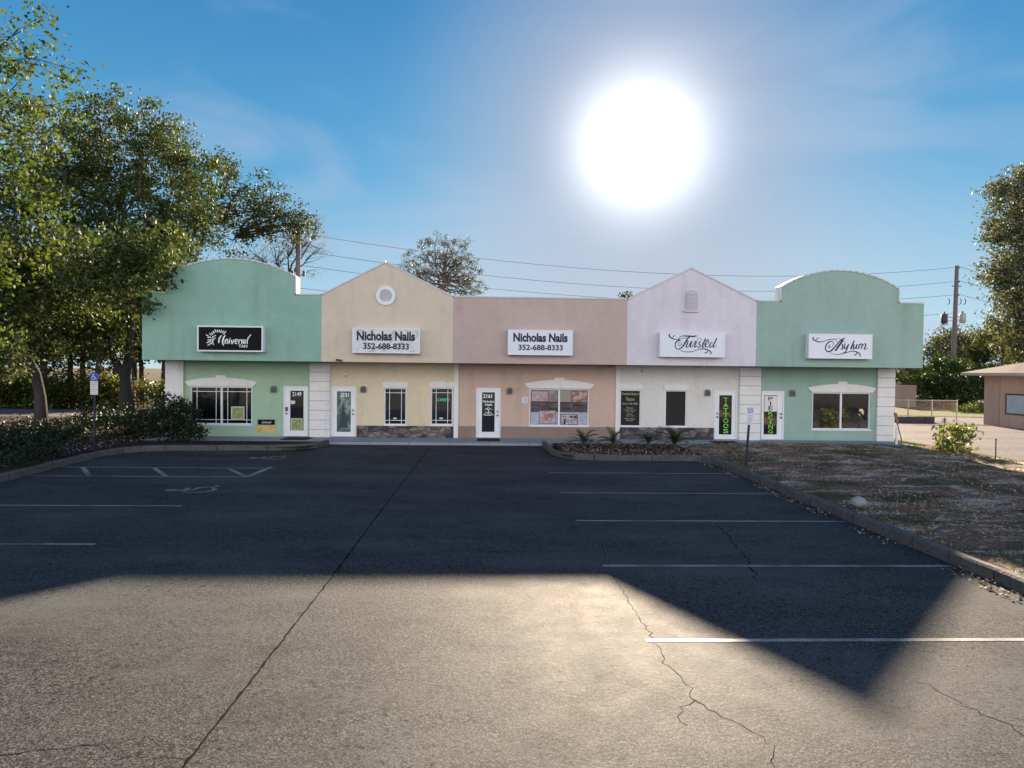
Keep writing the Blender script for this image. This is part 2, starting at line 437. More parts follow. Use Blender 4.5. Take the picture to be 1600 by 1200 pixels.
# ------------------------------------------------------------------ leaves
def leaf_mesh(name, C, L, Wd, mat, parent=None, up=.0, dirs=None):
    """one small diamond per leaf, centres C (n,3)"""
    n = len(C); rng = RNG
    d = rng.normal(size=(n, 3)) if dirs is None else dirs + rng.normal(size=(n, 3)) * .25
    d /= np.linalg.norm(d, axis=1)[:, None]
    q = rng.normal(size=(n, 3)); q[:, 2] += up
    w = np.cross(d, q); w /= np.linalg.norm(w, axis=1)[:, None] + 1e-9
    sz = rng.uniform(.65, 1.3, n)[:, None]
    dl = d * L * sz * .5; wl = w * Wd * sz * .5
    V = np.empty((n, 4, 3), 'f')
    V[:, 0] = C - dl; V[:, 1] = C + wl + dl * .15; V[:, 2] = C + dl; V[:, 3] = C - wl + dl * .15
    me = bpy.data.meshes.new(name)
    me.vertices.add(n * 4); me.vertices.foreach_set('co', V.reshape(-1))
    me.loops.add(n * 4); me.loops.foreach_set('vertex_index', np.arange(n * 4, dtype='i'))
    me.polygons.add(n); me.polygons.foreach_set('loop_start', np.arange(0, n * 4, 4, dtype='i'))
    try: me.polygons.foreach_set('loop_total', np.full(n, 4, 'i'))
    except Exception: pass
    me.update(calc_edges=True); me.validate()
    return link(name, me, mat, parent)
def blob_points(c, r, n, flat=.8, shell=.55):
    d = RNG.normal(size=(n, 3)); d /= np.linalg.norm(d, axis=1)[:, None]
    rr = RNG.uniform(shell ** 3, 1, n) ** (1 / 3)
    return np.array(c) + d * rr[:, None] * r * np.array([1, 1, flat])
def clumps(T, per, sig):
    n = len(T) * per
    s = RNG.uniform(.6, 1.3, (len(T), 1)).repeat(per, 0)
    return T.repeat(per, 0) + RNG.normal(size=(n, 3)) * sig * s * np.array([1, 1, .7])
def wiggle(a, b, n, amt, sag=0):
    a, b = Vector(a), Vector(b); L = (b - a).length; out = []
    off = Vector((0, 0, 0))
    for i in range(n + 1):
        t = i / n
        if 0 < i < n: off += Vector([random.gauss(0, 1) for _ in range(3)]) * amt * L / n
        p = a.lerp(b, t) + off * math.sin(math.pi * t) ** .5 if 0 < i < n else a.lerp(b, t)
        p = p + Vector((0, 0, math.sin(math.pi * t) * sag * L))
        out.append(p)
    return out
DENS = 2.3
def tree(name, label, cat, trunk, r0, blobs, lm, bm, leaf=.15, dens=9, per=16, sig=.3, twigs=10, group=None, forks=None, flat=.85, shell=.5, hue=None, rlimb=.30, wratio=.45):
    """trunk: world points base..fork; blobs: (Vector centre, radius)"""
    root = thing(name, trunk[0], label, cat, group)
    m = MB(); n = len(trunk)
    rad = [r0 * (1.25 if i == 0 else 1 - .35 * i / (n - 1)) for i in range(n)]
    m.tube(trunk, rad, 10)
    tops = forks or [trunk[-1]]
    TT = []
    for c, r in blobs:
        st = min(tops, key=lambda q: (Vector(q) - Vector(c)).length)
        bp = wiggle(st, c, 6, .28, .06)
        rb = r0 * rlimb * min(1, .35 + r / 4)
        m.tube(bp, [rb * (1 - .75 * i / 6) for i in range(7)], 6, False)
        k = max(4, int(dens * DENS * r * r)); P = blob_points(c, r, k, flat, shell); TT.append(P)
        for p in P[:min(twigs, k)]:
            s = bp[random.choice((3, 4, 5, 6))]
            m.tube(wiggle(s, p, 4, .25), [rb * .28, rb * .22, rb * .16, rb * .1, rb * .05], 4, False)
    m.build('trunk', bm, root, True)
    C = clumps(np.concatenate(TT), per, sig)
    leaf_mesh('crown', C, leaf, leaf * wratio * 1.3, lm, root)
    return root
def PB(Y, L, jit=1.5):
    return [(AT(x, y, Y + random.uniform(-jit, jit)), r * Y / F) for x, y, r in L]

# =================================================================== GROUND
def sheet(name, pts, z, mat, **k):
    return MB().quad(*[(x, y, z) for x, y in pts]).build(name, mat, **k)
def rect(x0, x1, y0, y1): return [(x0, y0), (x1, y0), (x1, y1), (x0, y1)]
struct(sheet('ground', rect(-900, 900, -500, 1400), -.05, MT['grass']))
lot = struct(sheet('parking_lot', rect(-12.5, 7.3, -40, 26.5), 0, MT['asphalt']))
WY = 28.3; FY = 26.8
BX0, BX1 = XA(258, WY), XA(1398, WY)
struct(MB().box(BX0 - .1, BX1 - .2, 26.38, WY + .02, -.02, .10).build('sidewalk', MT['walk'], bevel=.015))
# neighbour's drive and the lane behind the trees
struct(sheet('driveway', [(17.35, 15), (60, 15), (70, 62), (16.2, 62), (16.6, 30)], -.02, MT['drive']))
struct(sheet('lane', rect(-120, -16.5, 39.5, 47), -.02, MT['drive']))

def bumpy(name, x0, x1, y0, y1, z, mat, amp=.05, step=.22, edge=.25, fn=None):
    nx = int((x1 - x0) / step); ny = int((y1 - y0) / step); v = []; f = []
    for j in range(ny + 1):
        for i in range(nx + 1):
            x = x0 + (x1 - x0) * i / nx; y = y0 + (y1 - y0) * j / ny
            e = min(1, min(x - x0, x1 - x, y - y0, y1 - y) / edge)
            h = mnoise.noise(Vector((x * .9, y * .9, 3))) * amp + mnoise.noise(Vector((x * 3.5, y * 3.5, 1))) * amp * .5
            h += fn(x, y) if fn else 0
            v.append((x, y, z + h * max(0, e)))
    for j in range(ny):
        for i in range(nx):
            a = j * (nx + 1) + i; f.append((a, a + 1, a + nx + 2, a + nx + 1))
    m = MB(); m.v = v; m.f = f
    return m.build(name, mat, None, True)
mound = lambda x, y: .10 * math.exp(-((x - 12) / 3.5) ** 2)
struct(bumpy('lawn', 7.25, 17.4, -12, 26.35, .11, MT['bed'], fn=mound))
struct(bumpy('mulch_bed', 2.45, 7.25, 22.35, 26.37, .115, MT['mulch'], .03))
struct(bumpy('planting_bed', -34, -12.45, 4, 26.37, .11, MT['mulch'], .10, .3, .3))
struct(bumpy('corner_bed', -12.45, -6.35, 24.3, 26.37, .11, MT['mulch'], .03))
struct(bumpy('back_bed', -34, BX0 - .02, 26.37, 38.5, .11, MT['mulch'], .10, .3, .3))

def kerb(name, path, w=.16, h=.19):
    """path XY; a kerb stone strip swept along it with broken-looking joints"""
    c = [np.array(p, float) for p in path]; m = MB()
    prof = [(-w / 2, -.03), (-w / 2, h - .03), (-w / 2 + .03, h), (w / 2 - .03, h), (w / 2, h - .03), (w / 2, -.03)]
    rows = []
    for i, p in enumerate(c):
        d = c[min(i + 1, len(c) - 1)] - c[max(i - 1, 0)]; d /= np.linalg.norm(d); nrm = np.array([-d[1], d[0]])
        jx = mnoise.noise(Vector((p[0] * 2, p[1] * 2, 0))) * .03; jz = mnoise.noise(Vector((p[0] * 1.3, p[1] * 1.3, 5))) * .015
        rows.append([(*(p + nrm * (a + jx)), b + jz) for a, b in prof])
    k = len(prof)
    for r in rows: m.v += r
    for i in range(len(rows) - 1):
        for j in range(k - 1):
            a = i * k + j; m.f.append((a, a + 1, a + 1 + k, a + k))
    m.f.append(tuple(range(k))); m.f.append(tuple(range((len(rows) - 1) * k, len(rows) * k))[::-1])
    return struct(m.build(name, MT['kerb']))
def dense(P, step=.3):
    out = []
    for a, b in zip(P[:-1], P[1:]):
        a = np.array(a, float); b = np.array(b, float); n = max(1, int(np.linalg.norm(b - a) / step))
        out += [a + (b - a) * i / n for i in range(n)]
    out.append(np.array(P[-1], float)); return out
kerb('kerb', dense([(-12.0, 3), (-12.15, 17.2), (-12.42, 20.5), (-12.5, 22.4), (-12.35, 23.2), (-11.9, 23.85), (-11.2, 24.15), (-7.6, 24.4), (-6.9, 24.6), (-6.4, 25.2), (-6.22, 26.0), (-6.2, 26.36)]))
kerb('kerb', dense([(2.15, 26.36), (2.18, 25.0), (2.25, 23.6), (2.5, 22.9), (2.9, 22.4), (3.6, 22.22), (6.6, 22.2), (7.0, 22.05), (7.18, 21.6), (7.2, 21.0), (7.2, -12)]))

# painted markings: parts of the lot
def mark(pts, name='parking_line', z=.004):
    return MB().quad(*[(x, y, z) for x, y in pts]).build(name, MT['paint'], lot)
for y in (19.4, 16.2, 13.17, 10.1, 7.27, 4.3):
    mark(rect(1.72, 7.04, y - .04, y + .04))
for y in (14.45, 11.3, 8.2, 5.1):
    mark(rect(-12.05, -6.4, y - .042, y + .042))
mark(rect(-12.3, -6.5, 19.93, 20.02)); mark(rect(-12.1, -6.5, 18.3, 18.39))
mark([(-6.50, 18.3), (-6.36, 18.3), (-6.30, 20.2), (-6.46, 20.2)], 'hatch_line')
for x in (-11.7, -9.7, -7.6):
    mark([(x + 1.05, 18.40), (x + 1.2, 18.40), (x + .15, 19.92), (x, 19.92)], 'hatch_line')
def isa(cx, cy, s, name='accessible_symbol'):
    """wheelchair symbol painted flat; its top points to -X"""
    m = MB(); z = .004
    def st(pts, w):
        nonlocal z
        z += .00015
        for (a, b), (c, d) in zip(pts[:-1], pts[1:]):
            L = math.hypot(c - a, d - b) or 1; nx, ny = -(d - b) / L * w / 2, (c - a) / L * w / 2
            m.quad(*[(cx - v * s, cy + u * s, z) for u, v in ((a + nx, b + ny), (a - nx, b - ny), (c - nx, d - ny), (c + nx, d + ny))])
    st([(.05 + .07 * math.cos(t), .85 + .07 * math.sin(t)) for t in np.linspace(0, 6.28, 9)], .1)
    st([(.05, .74), (.08, .42), (.36, .42), (.5, .1), (.62, .14)], .09)
    st([(.07, .6), (.32, .6)], .08)
    st([(.09 + .3 * math.cos(t), .3 + .3 * math.sin(t)) for t in np.linspace(2.0, 5.9, 14)], .08)
    return m.build(name, MT['paint'], lot)
isa(-6.5, 16.25, 1.15); isa(-6.6, 22.15, 1.15)
# seam and cracks
def crack(pts, w, name='pavement_crack', jit=.012):
    c = dense(pts, .07); m = MB(); prev = None
    for i, p in enumerate(c):
        j = np.array([mnoise.noise(Vector((p[0] * 9, p[1] * 9, 0))), mnoise.noise(Vector((p[0] * 9, p[1] * 9, 7)))]) * jit * 2.5
        d = c[min(i + 1, len(c) - 1)] - c[max(i - 1, 0)]; d /= np.linalg.norm(d); nrm = np.array([-d[1], d[0]])
        ww = w * (.55 + .7 * abs(mnoise.noise(Vector((p[0] * 5, p[1] * 5, 2)))) * 2)
        a, b = p + j + nrm * ww / 2, p + j - nrm * ww / 2
        if prev is not None: m.quad((*prev[0], .002), (*prev[1], .002), (*b, .002), (*a, .002))
        prev = (a, b)
    return m.build(name, MT['crack'], lot)
MT['crack'] = plain("crack_dark", (.006, .006, .006), .95, .02)  # near-black colour of the seam and cracks
crack([(-2.2, 26.3), (-2.2, 15), (-2.17, 9), (-2.22, 1)], .026, 'pavement_seam', .006)
def gx(L): return [tuple(G(x, y)[:2]) for x, y in L]
crack(gx([(940, 850), (952, 890), (1005, 975), (1025, 1005), (1045, 1040), (1075, 1070), (1084, 1095), (1130, 1120), (1190, 1150), (1205, 1165), (1213, 1200)]), .008, jit=.03)
crack(gx([(1084, 1095), (1066, 1110), (1060, 1125), (1078, 1134)]), .006, jit=.03)
crack(gx([(-20, 1182), (70, 1172), (130, 1166), (190, 1168)]), .009, jit=.03)
crack(gx([(170, 1186), (240, 1184), (300, 1183)]), .006, jit=.03)
crack(gx([(1120, 820), (1160, 862), (1185, 905)]), .02, jit=.05)
crack(gx([(1440, 1065), (1500, 1100), (1560, 1125), (1600, 1150)]), .010, jit=.05)

# =================================================================== BUILDING
ZB = 3.18; ZL = 5.75
B = thing('strip_mall', ((BX0 + BX1) / 2, WY, 0), 'single storey row of five pastel stucco shopfronts with stepped, gabled and arched parapets', 'building')
fx = [XA(222, FY), XA(502, FY), XA(707, FY), XA(979, FY), XA(1180, FY), XA(1441, FY)]
def arch(x0, x1, zs, zt, n=20):
    h = zt - zs; w = (x1 - x0) / 2; rr = (w * w + h * h) / (2 * h); cx = (x0 + x1) / 2; cz = zt - rr; a = math.asin(w / rr)
    return [(cx + rr * math.sin(t), cz + rr * math.cos(t)) for t in np.linspace(a, -a, n)]
def px(x, y): p = AT(x, y, FY); return (p.x, p.z)
outl = {}
a0, a1 = XA(262, FY, 430), XA(461, FY, 430)
outl[0] = [(fx[1], ZL), (a1, ZL)] + arch(a0, a1, 6.46, 7.09) + [(a0, ZL), (fx[0], ZL)]
pk = XA(603, FY, 412); outl[1] = [(fx[2], ZL), (pk, 7.05), (fx[1], ZL)]
outl[2] = [(fx[3], ZL), (fx[2], ZL)]
pk2 = XA(1080, FY, 420); outl[3] = [(fx[4], ZL), (pk2, 7.0), (fx[3], ZL)]
b0, b1 = XA(1221, FY, 440), XA(1404, FY, 440)
outl[4] = [(fx[5], ZL), (b1, ZL)] + arch(b0, b1, 6.32, 7.0) + [(b0, ZL), (fx[4], ZL)]
fm = ['g1', 'ye', 'ta', 'pi', 'g2']
flab = ['sea green stucco fascia with an arched parapet', 'cream yellow stucco fascia with a gable', 'dusty rose stucco fascia with a flat top', 'pale lilac stucco fascia with a gable', 'sage green stucco fascia with an arched parapet']
TH = .48
for i in range(5):
    o = outl[i]; e = 0.0015 * (i % 2)
    pts = [(fx[i], ZB), (fx[i + 1], ZB)] + o
    m = MB().prism(pts, FY + e, FY + TH)
    m.box(fx[i], fx[i + 1], FY + TH, WY + .6, ZB + .01, ZL - .35)
    tag(m.build('fascia', MT[fm[i]], B), flab[i])
    # coping: metal strip standing a little proud over the top outline
    c = MB()
    for (xa, za), (xb, zb) in zip(o[:-1], o[1:]):
        dx, dz = xb - xa, zb - za; L = math.hypot(dx, dz)
        if L < 1e-4: continue
        nx, nz = dz / L, -dx / L
        if nz < -.01 or (abs(nz) < .01 and False): nx, nz = -nx, -nz
        t = .055; ex, ez = dx / L * .012, dz / L * .012
        q = [(xa - ex, za - ez), (xa - ex + nx * t, za - ez + nz * t), (xb + ex + nx * t, zb + ez + nz * t), (xb + ex, zb + ez)]
        c.prism(q[::-1], FY - .03, FY + TH + .03)
    c.build('coping', MT['coping'], B)
# body, side walls, roof behind
MB().box(BX0 + .05, BX1 - .05, WY + .3, 41.5, -.05, ZL - .45).build('body', MT['beige'], B)
MB().box(BX0 + .35, BX1 - .35, WY + 1.4, 41.2, ZL - .45, ZL - .40).build('roof', MT['roof'], B)

def wall(x0, x1, z0, z1, holes, mat, name='wall', label=None, Y=WY, dep=.14):
    xs = sorted({x0, x1, *[h[0] for h in holes], *[h[1] for h in holes]}); zs = sorted({z0, z1, *[h[2] for h in holes], *[h[3] for h in holes]})
    m = MB()
    for a, b in zip(xs[:-1], xs[1:]):
        for c, d in zip(zs[:-1], zs[1:]):
            cx, cz = (a + b) / 2, (c + d) / 2
            if any(h[0] < cx < h[1] and h[2] < cz < h[3] for h in holes): continue
            m.quad((a, Y, c), (b, Y, c), (b, Y, d), (a, Y, d))
    for a, b, c, d in holes:
        m.quad((a, Y, c), (a, Y, d), (a, Y + dep, d), (a, Y + dep, c)); m.quad((b, Y, d), (b, Y, c), (b, Y + dep, c), (b, Y + dep, d))
        m.quad((a, Y, d), (b, Y, d), (b, Y + dep, d), (a, Y + dep, d)); m.quad((a, Y, c), (a, Y + dep, c), (b, Y + dep, c), (b, Y, c))
    m.quad((x0, Y, z0), (x0, Y, z1), (x0, Y + .32, z1), (x0, Y + .32, z0)); m.quad((x1, Y, z1), (x1, Y, z0), (x1, Y + .32, z0), (x1, Y + .32, z1))
    o = m.build(name, MT[mat], B)
    if label: o['label'] = label
    return o
def hole(x0, y0, x1, y1):
    xm = (x0 + x1) / 2; return (XA(x0, WY, 640), XA(x1, WY, 640), ZA(xm, y1, WY), ZA(xm, y0, WY))
doors = [hole(443, 603.5, 481, 684), hole(517, 603.5, 556, 684), hole(744, 606, 782, 685), hole(1116.5, 610, 1151.5, 688), hole(1190, 611, 1225, 688.5)]
doors = [(a, b, .11, d) for a, b, c, d in doors]
wins = [hole(297, 604, 394, 663), hole(600, 606, 635, 664), hole(673, 606, 707.5, 664), hole(827, 607.5, 920, 666), hole(968.5, 609, 1001.5, 666.5), hole(1039, 610, 1073, 667), hole(1269, 613.5, 1360, 671)]
wx = [XA(v, WY, 640) for v in (286, 500, 712, 965, 1172, 1372)]
ZT = ZB + .005
wall(wx[0], wx[1], .05, ZT, [wins[0], doors[0]], 'g1w', label='green stucco ground floor wall')
wall(wx[1], wx[2], .05, ZT, [wins[1], wins[2], doors[1]], 'yew', label='yellow stucco ground floor wall')
wall(wx[2], wx[3], .05, ZT, [wins[3], doors[2]], 'taw', label='rose stucco ground floor wall')
wall(wx[3], wx[4], .05, ZT, [wins[4], wins[5], doors[3]], 'piw', label='off white stucco ground floor wall')
wall(wx[4], wx[5], .0, ZT, [wins[6], doors[4]], 'g2', label='sage green ground floor wall')

MT['groove'] = plain('grey_groove', (.36, .36, .38), .9, .1)
def pillar(x0, x1, bands=True, z0=.03, dep=.10, name='pillar'):
    a, b = XA(x0, WY - dep, 640), XA(x1, WY - dep, 640); m = MB()
    if not bands: m.box(a, b, WY - dep, WY + .3, z0, ZB - .003)
    else:
        n = 8; h = (ZB - .003 - z0) / n
        for k in range(n):
            m.box(a, b, WY - dep, WY + .3, z0 + k * h, z0 + (k + 1) * h - .026)
        core = MB().box(a + .015, b - .015, WY - dep + .02, WY + .28, z0, ZB - .01)
    o = m.build(name, MT['white'], B)
    if bands: core.build('groove_band', MT['groove'], o)
    return o
pillar(258, 286, False); pillar(483.5, 515); pillar(1155.5, 1188.5); pillar(1371, 1398, z0=-.04)
pillar(709, 716, False, .1, .06, 'pilaster'); pillar(962, 968, False, .1, .06, 'pilaster')
# wainscots
def wains(x0, x1, y0, y1, mat, name, dep=.05):
    a, b = XA(x0, WY - dep, 675), XA(x1, WY - dep, 675); xm = (x0 + x1) / 2
    return MB().box(a, b, WY - dep, WY - .002, .1, ZA(xm, y0, WY - dep)).build(name, MT[mat], B, bevel=.01)
wains(557, 708.5, 665.5, 684, 'stone', 'stone_wainscot'); wains(969, 1115.5, 668, 688, 'stone', 'stone_wainscot')
wains(717, 743, 666, 684, 'base', 'wainscot'); wains(783, 961.5, 667, 684, 'base', 'wainscot')
wains(717, 743, 671, 684, 'base', 'wainscot', .075); wains(783, 961.5, 672.5, 684, 'base', 'wainscot', .075)

PY = WY + .09
def frame_mb(h, w, y0, y1, sides='lrtb'):
    a, b, c, d = h; m = MB()
    m.box(a, a + w, y0, y1, c, d); m.box(b - w, b, y0, y1, c, d)
    m.box(a + w, b - w, y0, y1, d - w, d); m.box(a + w, b - w, y0, y1, c, c + w)
    return m
def window(h, mull=False, prairie=False, header='flat', pane='glass'):
    a, b, c, d = h
    m = frame_mb(h, .045, WY + .03, WY + .12)
    if mull: xm = (a + b) / 2; m.box(xm - .035, xm + .035, WY + .032, WY + .12, c + .045, d - .045)
    o = m.build('window', MT['frame'], B)
    if prairie:
        g = MB(); cells = [(a + .045, (a + b) / 2 - .035), ((a + b) / 2 + .035, b - .045)] if mull else [(a + .045, b - .045)]
        for u, v in cells:
            s = .2 if mull else .17
            for x in (u + s, v - s): g.box(x - .011, x + .011, PY - .012, PY - .001, c + .045, d - .045)
            for z in (c + .045 + .14, d - .045 - .16): g.box(u, v, PY - .014, PY - .002, z - .011, z + .011)
        g.build('muntin', MT['frame'], o)
    MB().quad((a + .03, PY, c + .03), (b - .03, PY, c + .03), (b - .03, PY, d - .03), (a + .03, PY, d - .03)).build('pane', MT[pane], o)
    t = MB(); y0, y1 = WY - .055, WY - .001; cx = (a + b) / 2
    if header == 'arch':
        o0, o1 = a - .22, b + .22; zs = d + .2; zt = d + .37
        pts = [(a - .05, d + .01), (b + .05, d + .01)] + arch(o0, o1, zs, zt, 16)
        t.prism(pts, y0, y1); t.box(cx - .2, cx + .2, y0 - .02, y1, zt - .03, zt + .09)
    elif header == 'flat':
        t.box(a - .06, b + .06, y0, y1, d + .005, d + .24); t.box(cx - .18, cx + .12, y0 - .01, y1, d + .24, d + .28)
    t.build('header', MT['white'], o)
    MB().box(a - .03, b + .03, WY - .04, WY - .001, c - .05, c - .005).build('sill', MT['frame'], o)
    return o
W0 = window(wins[0], True, True, 'arch'); W1 = window(wins[1], False, True); W2 = window(wins[2], False, True)
W3 = window(wins[3], True, False, 'arch'); MT['screen'] = plain("brown_window_film", (.020, .015, .016), .5, .2)
W4 = window(wins[4], pane='screen'); W5 = window(wins[5], pane='screen'); W6 = window(wins[6], True, False, 'arch')
for o, l in ((W0, 'wide window with white grille under an arched header'), (W3, 'wide window covered by nail salon posters'), (W4, 'dark filmed window with green lettering'), (W5, 'plain dark filmed window'), (W6, 'wide dark two pane window under an arched header')): o['label'] = l

gl = {0: (453, 610.5, 474, 673), 1: (526, 611.5, 548, 675), 2: (753, 613, 773, 675), 3: (1124, 617.5, 1144, 679), 4: (1194, 617.5, 1215, 679)}
D = []
MT['glassbright'] = glass("reflecting_glass", (.35, .36, .37), .1)
MT['etched'] = None
def etched():
    t = NT("etched_green_glass", .15, .8); n1 = t.noise(7, 4, .6, t.map((1, 1, .35)))
    t.color(t.ramp(n1, [(.35, (.02, .09, .05)), (.5, (.08, .14, .12)), (.62, (.28, .33, .36))])); return t.m
MT['etched'] = etched()
for i, h in enumerate(doors):
    a, b, c, d = h
    g = hole(*gl[i]); g = (g[0], g[1], g[2], g[3])
    fr = frame_mb(h, .05, WY + .0, WY + .12)
    m = MB(); y0, y1 = WY + .03, WY + .09; A, Bx, C, Dz = a + .052, b - .052, c + .03, d - .055
    m.box(A, g[0], y0, y1, C, Dz); m.box(g[1], Bx, y0, y1, C, Dz); m.box(g[0], g[1], y0, y1, C, g[2]); m.box(g[0], g[1], y0, y1, g[3], Dz)
    dr = m.build('door', MT['frame'], B); D.append(dr)
    fr.build('door_frame', MT['frame'], dr)
    MB().quad((g[0], PY - .03, g[2]), (g[1], PY - .03, g[2]), (g[1], PY - .03, g[3]), (g[0], PY - .03, g[3])).build('glass', MT['etched'] if i == 1 else MT['glass'], dr)
    hx = (A + .07) if i in (0, 3) else (Bx - .07)
    hm = MB(); h2 = MB(); zz = 1.05
    for q_, z, r in ((hm, zz, .035), (h2, zz + .16, .032)):
        q_.tube([(hx, y0 - .055, z), (hx, y0 - .02, z), (hx, y0, z)], [r, r, r * .8], 12)
    if i in (0,): h2.box(hx - .04, hx + .04, y0 - .03, y0, zz + .1, zz + .27)
    hm.build('handle', MT['dark'], dr); h2.build('deadbolt', MT['dark'], dr)
    MB().box(a, b, WY - .02, WY + .13, .098, .125).build('threshold', MT['step'], dr)
GY = PY - .03
text_px('door_number', '2149', 457, 471, 612.5, 619, GY, MT['inkw'], D[0], bold=.02)
MT['ygreen'] = plain("faded_yellow_poster", (.38, .38, .16), .7, .2, 0, .25)
def panel(nm, x0, y0, x1, y1, Y, mat, par, t=.004):
    xm = (x0 + x1) / 2; ym = (y0 + y1) / 2
    return MB().box(XA(x0, Y, ym), XA(x1, Y, ym), Y - t, Y, ZA(xm, y1, Y), ZA(xm, y0, Y)).build(nm, mat, par)
MT['cream'] = plain("cream_paper", (.5, .5, .42), .7, .2)
MT['palewhite'] = plain("white_paper", (.65, .66, .66), .7, .2)
def twotone(name, a, b, sc=5, c=None, k=3):
    t = NT(name, .5, .3); n1 = t.noise(sc, k, .5)
    st = [(.42, a), (.52, b)] if c is None else [(.4, a), (.5, b), (.6, c)]
    t.color(t.ramp(n1, st)); return t.m
MT['poster'] = twotone("poster_print", (.34, .36, .14), (.22, .25, .10), 9)
panel('poster', 454.5, 653.5, 472.8, 672.5, GY, MT['cream'], D[0]); panel('poster_print', 456, 655, 471.5, 671.5, GY - .005, MT['poster'], D[0])
panel('notice', 454, 626, 461, 631, GY, MT['palewhite'], D[0])
panel('poster', 361, 635, 382, 655, PY, MT['cream'], W0); panel('poster_print', 363, 637, 380, 653.5, PY - .005, MT['poster'], W0)
text_px('door_number', '2151', 532, 545, 614, 620, GY, MT['inkw'], D[1], bold=.02)
# silhouette of a stacked pagoda-like planter etched on the door glass
m = MB()
for k, (w, y) in enumerate(((5, 640), (7, 647), (9, 653), (11, 659), (15, 665))):
    p = AT(536.5, y, GY); s = GY / F; m.prism([(p.x - w / 2 * s, p.z - 3.4 * s), (p.x + w / 2 * s, p.z - 3.4 * s), (p.x + w * .36 * s, p.z + 3.4 * s), (p.x - w * .36 * s, p.z + 3.4 * s)], GY - .008 - k * .001, GY - .003)
m.build('decal', MT['dark'], D[1])
text_px('door_number', '2161', 755, 769, 615.5, 622, GY, MT['inkw'], D[2], bold=.03)
text_px('lettering', 'Nicholas', 754.5, 771.5, 625.5, 629, GY, MT['inkw'], D[2], bold=.02); text_px('lettering', 'Nails', 758, 769, 630.5, 634, GY, MT['inkw'], D[2], bold=.02)
# palm-like flower emblem
def pxs(x, y): p = AT(x, y, GY); return p.x, p.z
strokes('emblem', [[(763, 646, 1), (763, 641, 1.2), (760, 638.5, .9), (757.5, 640.5, .6)], [(763, 641, 1.2), (766, 638.5, .9), (768.5, 640.5, .6)], [(763, 641, 1), (762, 637.5, .8), (764.5, 636.8, .7)],
  [(757, 646.5, .8), (760, 644, .9), (762.5, 646.5, .8)], [(769, 646.5, .8), (766, 644, .9), (763.5, 646.5, .8)], [(755, 648, 1), (763, 648.6, 1.2), (771, 648, 1)]], pxs, 1.0, GY, MT['inkw'], D[2])
MT['neon'] = plain("lime_vinyl", (.22, .62, .06), .5, .3)
for k, ch in enumerate('TATTOOS'):
    y0 = 621.5 + k * 8.1; text_px('lettering', ch, 1130, 1138, y0, y0 + 6.8, GY, MT['neon'], D[3], bold=.01)
MT['fade'] = plain('glare_washed_lettering', (.5, .49, .46), .6, .2)  # pale colour for letters washed out by the reflection
for k, ch in enumerate('PIERCING'):
    y0 = 620 + k * 7.3; text_px('lettering', ch, 1203 if ch == 'I' else 1200.5, 1205 if ch == 'I' else 1207.5, y0, y0 + 6.2, GY, MT['fade'] if k < 3 else MT['neon'], D[4], bold=.01)  # first three letters take the pale colour, washed out by the reflection
MT['glare'] = plain("pale_reflection", (.72, .68, .64), .6, .2)
panel('reflection_panel', 1194.5, 618.5, 1214.5, 643, GY - .001, MT['glare'], D[4], .003)  # pale panel standing in for the reflection on the upper door glass
for n, (s, x0, x1, y0, y1) in enumerate([('Twisted Asylum', 971.5, 998.5, 613.5, 618.5), ('Tattoo', 978, 991, 621, 626), ('(352) 398-4088', 972, 996.5, 629.5, 632.8), ('Hours', 979, 989, 636, 638.3),
        ('Tuesday-Saturday', 974, 994, 639.6, 641.4), ('12pm - 9pm', 978, 991, 642.3, 644.2), ('Sunday', 979.5, 988.5, 646, 648), ('12pm - 6pm', 978, 991, 648.8, 651), ('Walk-ins Welcome', 976, 992, 653, 655.2), ('Mon closed', 979, 989, 656, 658)]):
    MT['pgreen'] = MT.get('pgreen') or plain("pale_green_vinyl", (.42, .52, .30), .5, .3)
    text_px('lettering', s, x0, x1, y0, y1, PY, MT['pgreen'], W4, shear=.3 if n < 2 else 0)
# nail salon window posters
MT['pb'] = twotone("poster_pale_blue", (.30, .34, .42), (.42, .44, .50), 2.5, (.34, .34, .42))
MT['pm'] = twotone("poster_dark_band", (.07, .055, .06), (.12, .095, .085), 2)
MT['ptop'] = twotone("poster_mauve_tan", (.22, .19, .15), (.33, .28, .30), 2.2, (.30, .26, .22))
MT['ph1'] = twotone("photo_of_hands", (.45, .36, .42), (.36, .22, .24), 4.5, (.5, .38, .36))
MT['ph2'] = twotone("photo_of_feet", (.42, .26, .22), (.20, .09, .10), 4, (.5, .33, .28))
MT['ph3'] = twotone("photo_of_nails", (.03, .03, .05), (.5, .52, .52), 7, (.35, .2, .22))
panel('poster_band', 829, 609.5, 918, 628, PY, MT['ptop'], W3); panel('poster_band', 829, 629.5, 918, 643.5, PY, MT['pm'], W3); panel('poster_band', 829, 644, 918, 664, PY, MT['pb'], W3)
for (x0, y0, x1, y1, mm) in ((831, 611.5, 856, 627, 'ph1'), (893, 612, 917, 628, 'ph2'), (843, 642, 868, 661, 'ph1'), (876.5, 648, 902, 663, 'ph3')):
    panel('photo_mount', x0 - .9, y0 - .9, x1 + .9, y1 + .9, PY - .005, MT['pm'], W3, .002)
    panel('photo_print', x0, y0, x1, y1, PY - .008, MT[mm], W3, .002)
m = MB(); p = AT(857, 650, PY); s = PY / F
m.prism([(p.x + math.cos(t) * 8 * s, p.z + (math.sin(t) * 5.0 - (2 if math.cos(t) < 0 else 0)) * s) for t in np.linspace(0, 2 * math.pi, 18, False)], PY - .016, PY - .012)
m.build('photo_subject', MT['ph2'], W3)
